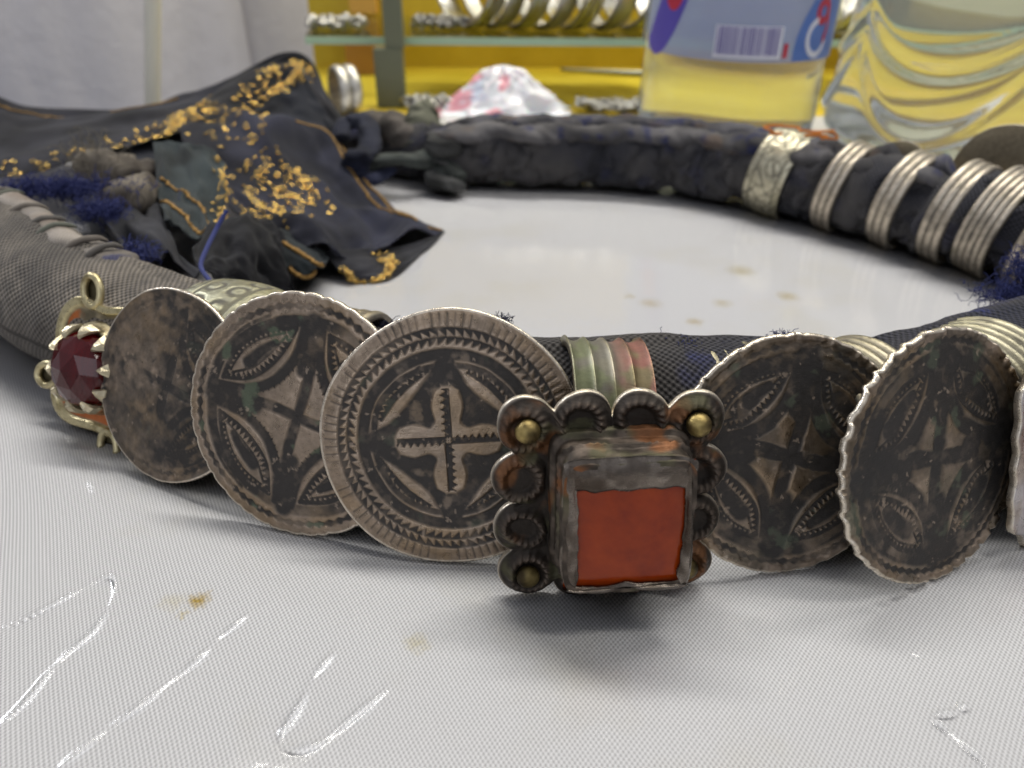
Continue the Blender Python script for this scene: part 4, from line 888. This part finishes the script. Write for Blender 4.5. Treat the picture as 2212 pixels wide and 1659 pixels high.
ln(M_GLASS, mxs.outputs[0], nt.nodes['Material Output'].inputs['Surface'])
case = thing('display_case', (6, 41, 0), 'yellow-lined display case with a glass shelf standing behind the bottles', 'display case')
CB = np.array((6, 41, 0.))
def prism(poly, z0, z1):
    p = np.array(poly, float); n_ = len(p); v = np.concatenate([np.c_[p, np.full(n_, z0)], np.c_[p, np.full(n_, z1)]])
    return v, [tuple(range(n_-1, -1, -1)), tuple(range(n_, 2*n_))]+[(i, (i+1) % n_, n_+(i+1) % n_, n_+i) for i in range(n_)]
v, f = prism([(-8.6, 35.6), (34, 35.6), (34, 47.6), (-11.0, 47.6)], -3, -.05); mesh('case_floor', v-CB, f, M_YELLOW, case, smooth=False)
v, f = box(-11.0, 34, 47.65, 48.4, -3, 16); mesh('back_panel', v-CB, f, M_YELLOW, case, smooth=False)
v, f = prism([(-9.2, 38.6), (33, 36.9), (33, 45), (-10.5, 46.4)], 2.45, 2.72); mesh('glass_shelf', v-CB, f, M_GLASS, case, smooth=False)
v, f = prism([(-9.2, 38.52), (33, 36.82), (33, 36.89), (-9.2, 38.59)], 2.43, 2.74); mesh('shelf_edge', v-CB, f, M('green_glass_edge', (.42, .58, .42), .25), case, smooth=False)
M_POST = M('grey_green_post', (.14, .15, .095), .5)
pb = at_d(849, 250, 37.6); v, f = box(pb[0]-.62, pb[0]+.62, 37.3, 38.1, -.04, 2.4); v2, f2 = box(pb[0]-.1, pb[0]+.7, 37.4, 38.0, 2.4, 14)
mesh('shelf_post', v-CB, f, M_POST, case, smooth=False); mesh('shelf_post', v2-CB, f2, M_POST, case, smooth=False)
po = at_d(785, 200, 45); v, f = box(po[0]-.8, po[0]+.7, 45.2, 46.2, -.04, 2.4); mesh('wooden_upright', v-CB, f, M('orange_wood', (.42, .20, .03), .5), case, smooth=False)
v, f = box(po[0]-.6, po[0]+.8, 46.5, 47.5, 2.8, 12); mesh('wooden_upright', v-CB, f, M('orange_wood_top', (.62, .33, .05), .5), case, smooth=False)
v, f = box(12.5, 32, 44.2, 44.5, 2.75, 15); mesh('added_cream_card', v-CB, f, M('added_cream_card', (.75, .72, .5), .6), case, smooth=False)  # card added to pale the yellow that shows through the ribbed bottle
# steel bar on the yellow floor
M_STEEL = M('polished_silver', (.62, .61, .58), .22, 1.0); M_STEEL2 = M('grey_silver', (.42, .41, .38), .35, 1.0)
b0, b1 = at_h(1212, 150, .1), at_h(1410, 160, .1); pts = np.linspace(b0, b1, 20); v, f = tube(pts, np.linspace(.12, .22, 20), 8); v[:, 2] = np.maximum(v[:, 2]*.7+.05, -.04)
tag(mesh('silver_hairpin', v-b0, f, M_STEEL2, loc=b0), 'slim grey silver pin lying on the yellow case floor beside the bottle', 'pin')
# bangles on the glass shelf
def bangle(px, d, yaw, R, w, label, mat, ribs=1, lean=0):
    p = at_d(px, 60, d); z0 = 2.74
    m = Matrix.Translation(Vector((p[0], p[1], z0+R))*U) @ Matrix.Rotation(math.radians(yaw), 4, 'Z') @ Matrix.Rotation(math.radians(lean), 4, 'Y')
    o = thing('bangle', mat=m, label=label, cat='bangle', group='silver bangles standing on the glass shelf')
    mm = ribs*6+6; x_ = np.linspace(-w/2, w/2, mm); prof = R-.1+.1*np.abs(np.sin(math.pi*(x_/w+.5)*ribs))**.6
    prof_ = np.r_[np.stack([prof, x_], 1), np.stack([np.full(mm, R-.22), x_[::-1]], 1)]; n_ = 72; a_ = np.linspace(0, 2*math.pi, n_, endpoint=False)
    V = np.stack([np.tile(prof_[:, 1], (n_, 1)), prof_[None, :, 0]*np.sin(a_)[:, None], prof_[None, :, 0]*np.cos(a_)[:, None]], -1).reshape(-1, 3)
    mesh('hoop', V, grid_faces(n_, 2*mm, True, True), mat, o)
    return o
ORD = 'first second third fourth fifth sixth seventh eighth'.split()
BLS = ['silver bangle standing on the glass shelf, %s along from the grey-green post' % q for q in ORD]+['double-ribbed silver bangle on the glass shelf seen between the two bottles', 'smooth silver bangle on the glass shelf behind the ribbed bottle']
for k, (px, d, yaw, R, w, rb) in enumerate(((1015, 41.5, 35, 2.9, 1.0, 2), (1062, 41.2, 30, 3.0, .8, 1), (1118, 41.4, 26, 3.0, .9, 3), (1172, 40.8, 28, 2.9, .8, 1), (1232, 41.2, 22, 3.0, 1.0, 2), (1300, 40.6, 20, 3.0, .9, 1), (1362, 41, 24, 2.9, 1.0, 3), (1425, 40.6, 16, 3.0, .9, 1), (1790, 40.2, 20, 2.8, 1.1, 2), (1850, 40.4, -10, 2.8, 1.0, 1))):
    bangle(px, d, yaw, R, w, BLS[k], M_STEEL if k % 2 == 0 else M_STEEL2, rb)
# flat heaps of chain on the shelf and small chains on the floor
def chain(name, c, n, rx, ry, label, seed, r=.16, wire=.05, group=None, zc=0.):
    g = np.random.default_rng(seed); o = thing(name, (c[0], c[1], zc), label, 'chain', group); mes = None
    for k in range(n):
        a_ = 2*math.pi*k/n*2.1; q = .35+.65*k/n
        if mes is None:
            v, f = torus(r, wire, 14, 6, .7); l = mesh('link', v, f, M_STEEL2, o); mes = l.data
        else: l = mesh('link', None, None, None, o, me=mes)
        l.location = Vector((rx*q*math.cos(a_)+g.normal(0, .08), ry*q*math.sin(a_)+g.normal(0, .08), wire+.10+g.uniform(0, .25)))*U
        l.rotation_euler = (g.uniform(-.9, .9), g.uniform(-.9, .9), a_)
    return o
pc = at_d(725, 60, 41); chain('silver_chain', pc, 60, 1.3, .9, 'heap of silver chain on the glass shelf next to the grey robe', 1, .22, .09, zc=2.73)
pc = at_d(950, 60, 41.5); chain('silver_chain', pc, 50, 1.3, .8, 'low coil of silver chain on the glass shelf between post and bangles', 2, .22, .08, zc=2.73)
pc = at_d(1320, 240, 36.5); chain('silver_chain', pc, 46, 1.7, .7, 'coiled silver chain on the yellow floor beside the water bottle', 3, .24, .07, zc=-.04)
pc = at_d(930, 240, 37); chain('silver_chain', pc, 40, 1.1, .6, 'coiled silver chain on the yellow floor beside the plastic bag', 4, .24, .07, zc=-.04)
# finger ring standing near the post
p = at_d(746, 200, 36.2); m = Matrix.Translation(Vector((p[0], p[1], .95))*U) @ Matrix.Rotation(math.radians(28), 4, 'Z')
st = thing('hoop_ring', mat=m, label='double-ribbed polished silver ring standing upright on the yellow case floor', cat='ring')
band(st, .92, .95, (0, 0, 0), ribs=2, col=(.75, .74, .7), amp=.1)

# ------------------------------------------------------------------ crumpled plastic bag
pb = at_h(1085, 262, 0.0); g = np.random.default_rng(12)
nu, nv = 70, 110; t = np.linspace(0, 1, nu); a = np.linspace(0, 2*math.pi, nv, endpoint=False); TT, AA = np.meshgrid(t, a, indexing='ij'); tt, aa = TT.ravel(), AA.ravel()
pf = np.interp(tt, [0, .12, .5, .8, 1], [2.95, 2.6, 1.55, .85, .02]); hz = np.interp(tt, [0, .12, .5, .8, 1], [.03, .12, .95, 1.6, 1.8])
cr = 1-np.abs(2*fbm(np.stack([np.cos(aa)*1.6, np.sin(aa)*1.6, hz*.9], 1), 2, 5)-1); cr2 = 1-np.abs(2*fbm(np.stack([np.cos(aa)*3.5, np.sin(aa)*3.5, hz*2], 1), 3, 9)-1)
k_ = 1+.6*(cr-.75)+.04*(cr2-.75); v = np.stack([pf*np.cos(aa)*k_, .62*pf*np.sin(aa)*k_, np.maximum(hz*(1+.3*(cr2-.75)), .03)], 1)
pr = sst(.56, .6, fbm(np.stack([v[:, 0]*.9+v[:, 2]*.8, v[:, 1]*.2, v[:, 2]*2.5-v[:, 0]*1.2], 1), 2, 15))*(v[:, 0] < .3)
c = mixc((.80, .80, .84), (.75, .22, .28), pr*.75); c = mixc(c, (.55, .62, .80), .5*sst(.6, .66, fbm(v*1.1+3, 2, 17)))
M_BAG = M('thin_plastic', attr=True, rough=.28, Subsurface_Weight=.3, Subsurface_Scale=.004, Coat_Weight=.3)
tag(mesh('plastic_bag', v, grid_faces(nu, nv, False, True), M_BAG, col=c, loc=pb+np.array((0, 1.9, 0))), 'crumpled white plastic bag with red print behind the cloth rope', 'bag')

# ------------------------------------------------------------------ bottles
def water_mat(name, tint, ior=1.32):
    return M(name, tint, .015, Transmission_Weight=.88, IOR=ior)
M_PET = water_mat('water_in_clear_plastic', (.90, .95, .96)); M_PET2 = water_mat('water_in_ribbed_plastic', (.94, .96, .92))
pc = at_d(1575, 200, 31.6); B1 = np.array((pc[0], 32.0, .05)); R1 = 3.35
bot = thing('water_bottle', B1, 'clear plastic water bottle with blue barcode label standing beyond the cloth rope', 'bottle')
bot.rotation_euler = (0, math.radians(1.2), 0)
prof = [(.001, .25), (1.2, .2), (2.0, .0), (2.9, .02), (3.2, .2), (3.33, .6), (3.3, 2.2), (3.28, 3.4), (3.3, 9), (3.3, 13), (2.6, 16), (1.4, 18.5), (1.35, 20.5), (.001, 20.5)]
pp_ = catmull(np.array(prof), 120); pp_[:, 0] = np.maximum(pp_[:, 0], .001); v, f = lathe(pp_, 96)
a_ = np.arctan2(v[:, 1], v[:, 0]); v[:, :2] *= (1+.012*np.sin(5*a_+.6)*np.exp(-((v[:, 2]-.4)/.7)**2))[:, None]
mesh('bottle_body', v, f, M_PET, bot)
v, f = lathe([(1.5, 20.4), (1.55, 20.6), (1.55, 22), (1.4, 22.1), (.001, 22.1)], 40); mesh('cap', v, f, M('blue_cap', (.05, .12, .5), .4), bot)
def label_mat(name, c, alpha, rough=.4):
    m = M(name, c, rough); b = bsdf(m); b.inputs['Alpha'].default_value = alpha; return m
M_LAB = label_mat('pale_blue_film_label', (.40, .46, .68), .72); M_LABW = label_mat('white_print', (.82, .82, .9), .95); M_LABP = label_mat('violet_print', (.10, .07, .45), .97)
M_LABB = label_mat('blue_print', (.10, .20, .55), .97); M_LABR = label_mat('red_print', (.55, .02, .05), .97); M_INK = label_mat('barcode_ink', (.16, .13, .38), 1.0)
def wrap(a0, a1, z0, z1, r, n=30, m_=6, zf=None):
    a = np.radians(np.linspace(a0, a1, n)); z = np.linspace(0, 1, m_); AA, ZZ = np.meshgrid(a, z, indexing='ij')
    lo = z0 if zf is None else zf(AA)[0]; hi = z1 if zf is None else zf(AA)[1]
    zz = lo+(hi-lo)*ZZ; return np.stack([r*np.sin(AA), -r*np.cos(AA), zz], -1).reshape(-1, 3), grid_faces(n, m_)[:, ::-1].tolist()
LZ = 3.2; rl = 3.37
v, f = wrap(-80, 260, LZ, 9.0, rl, 120, 8); lab = mesh('label', v, f, M_LAB, bot)
v, f = wrap(-26, 12, LZ+.12, LZ+1.12, rl+.015, 24); mesh('barcode_panel', v, f, M_LABW, lab)
g = np.random.default_rng(4); a0 = -25; parts = []
while a0 < 10:
    w_ = g.choice([.35, .35, .7, 1.0]); parts.append(wrap(a0, a0+w_, LZ+.22, LZ+1.09, rl+.03, 3, 2)); a0 += w_+g.choice([.4, .4, .8])
v, f = join(parts); mesh('barcode', v, f, M_INK, lab)
v, f = wrap(13.5, 16.5, LZ+.15, LZ+.6, rl+.015, 6); mesh('red_mark', v, f, M_LABR, lab)
v, f = wrap(-78, -42, 0, 0, rl+.015, 30, 8, lambda A: (LZ-.1+np.maximum(0, (np.degrees(A)+68)/14)**2*.7+np.maximum(0, -(np.degrees(A)+68)/10)**2*.4, LZ+.5+np.maximum(0, np.degrees(A)+76)*.13)); mesh('violet_swoosh', v, f, M_LABP, lab)
v, f = wrap(-62, -48, LZ+2.0, LZ+3.6, rl+.03, 20, 8, lambda A: (LZ+2.1-np.sqrt(np.maximum(1-((np.degrees(A)+55)/7)**2, 0))*.7, LZ+2.1+np.sqrt(np.maximum(1-((np.degrees(A)+55)/7)**2, 0))*.7)); mesh('red_roundel', v, f, M_LABR, lab)
v, f = wrap(20, 60, 0, 0, rl+.015, 40, 8, lambda A: (LZ+.03+0*A, LZ+.2+2.9*np.sqrt(np.clip((np.degrees(A)-19.9)/28, 0, 1)))); mesh('blue_emblem', v, f, M_LABB, lab)
def arc_strip(ca, cz, ra, rz, a0, a1, w_, r, n=40):
    t = np.radians(np.linspace(a0, a1, n)); P = []
    for t_ in t:
        for s_ in (1-w_, 1+w_): an = math.radians(ca+ra*s_*math.cos(t_)); P.append((r*math.sin(an), -r*math.cos(an), cz+rz*s_*math.sin(t_)))
    return np.array(P), grid_faces(n, 2).tolist()
v, f = arc_strip(37, LZ+.75, 8, .55, 100, 350, .18, rl+.03); mesh('white_swirl', v, f, M_LABW, lab)
v, f = arc_strip(39, LZ+1.55, 4.5, .3, 0, 360, .4, rl+.03); mesh('red_swirl', v, f, M_LABR, lab)
v, f = arc_strip(41, LZ+1.1, 4, .5, -70, 80, .3, rl+.032); mesh('red_swirl', v, f, M_LABR, lab)

B2 = np.array((at_d(2085, 200, 30.0)[0], 29.8, .05)); bot2 = thing('ribbed_bottle', B2, 'large clear plastic bottle with sweeping moulded ribs standing beyond the silver hoops', 'bottle')
bot2.rotation_euler = (0, math.radians(4), 0)
nz_, na = 240, 220; z = np.linspace(0, 1, nz_); a = np.linspace(0, 2*math.pi, na, endpoint=False); prof = catmull(np.array([(.001, .3), (2.4, .15), (3.9, 0), (4.55, .25), (4.75, .8), (4.7, 2.4), (4.6, 5), (4.6, 7.0), (4.75, 7.6), (4.7, 12), (4.2, 17), (1.8, 22), (1.5, 24), (.001, 24)]), nz_); prof[:, 0] = np.maximum(prof[:, 0], .001)
ZZ = np.repeat(prof[:, 1], na); RR = np.repeat(prof[:, 0], na); aa = np.tile(a, nz_); deg = (np.degrees(aa)+90) % 360; deg = np.where(deg > 180, deg-360, deg)  # 0 faces the camera
bm = np.zeros_like(ZZ)
for k in range(5):                           # swags: ribs that sag between upright nodes
    c0 = -190+72*k; u_ = ((deg-c0+180) % 360)-180; inside = np.clip(1-np.abs(u_)/38, 0, 1)
    for zb, dep in ((1.0, 2.6), (3.0, 1.5), (6.0, 1.2)):
        zc = zb+dep*(u_/36)**2; bm += .2*np.exp(-((ZZ-zc)/.24)**2)*(inside > 0)*sst(0, .15, inside)
RR2 = RR+bm*(RR > 4)+.1*np.exp(-((ZZ-6.9)/.2)**2)*(RR > 4)
v = np.stack([RR2*np.cos(aa), RR2*np.sin(aa), ZZ], 1); mesh('bottle_body', v, grid_faces(nz_, na, False, True), M_PET2, bot2)

# ------------------------------------------------------------------ person behind the table
per = thing('person', (-28, 54, -75), 'person in a pale grey robe standing behind the black scarf', 'person')
PB = np.array((-28, 54, -75.)); M_ROBE = M('pale_robe_cloth', (.50, .49, .53), .85); bump(M_ROBE, noise(M_ROBE, 90, detail=5), .002, .5)
def robe(name, cx, cy, rx, ry, z0, z1, seed, folds, mat, flare=0., zsplit=0):
    nz_, na = 60, 180; z = np.linspace(0, 1, nz_); a = np.linspace(0, 2*math.pi, na, endpoint=False); ZZ, AA = np.meshgrid(z, a, indexing='ij'); zz, aa = ZZ.ravel(), AA.ravel()
    w = fbm(np.stack([np.cos(aa)*folds, np.sin(aa)*folds, zz*1.5], 1), 3, seed)-.5; w2 = np.abs(2*fbm(np.stack([np.cos(aa)*folds*2, np.sin(aa)*folds*2, zz*1.2+3], 1), 3, seed+3)-1)
    k = 1+.10*w+.05*w2; fl = 1+flare*np.maximum(0, .93-zz)
    v = np.stack([cx+rx*np.cos(aa)*k*fl, cy+ry*np.sin(aa)*k*fl, z0+(z1-z0)*zz], 1); f = grid_faces(nz_, na, False, True).tolist()+[tuple(range(na-1, -1, -1)), tuple(range((nz_-1)*na, nz_*na))]
    return mesh(name, v-PB, f, mat, per)
robe('robe', -32.6, 53, 16, 13, -75, 30, 2, 1.6, M_ROBE, flare=.15)
robe('sleeve', -17.6, 57, 5.4, 5.0, -14, 30, 7, 1.2, M_ROBE)
sm = [at_d(330, y_, 38.9) for y_ in (-30, 60, 140, 250)]; v, f = tube(catmull(sm, 40), .35, 10); mesh('placket_seam', v-PB, f, M('cream_seam', (.60, .58, .50), .85), per)
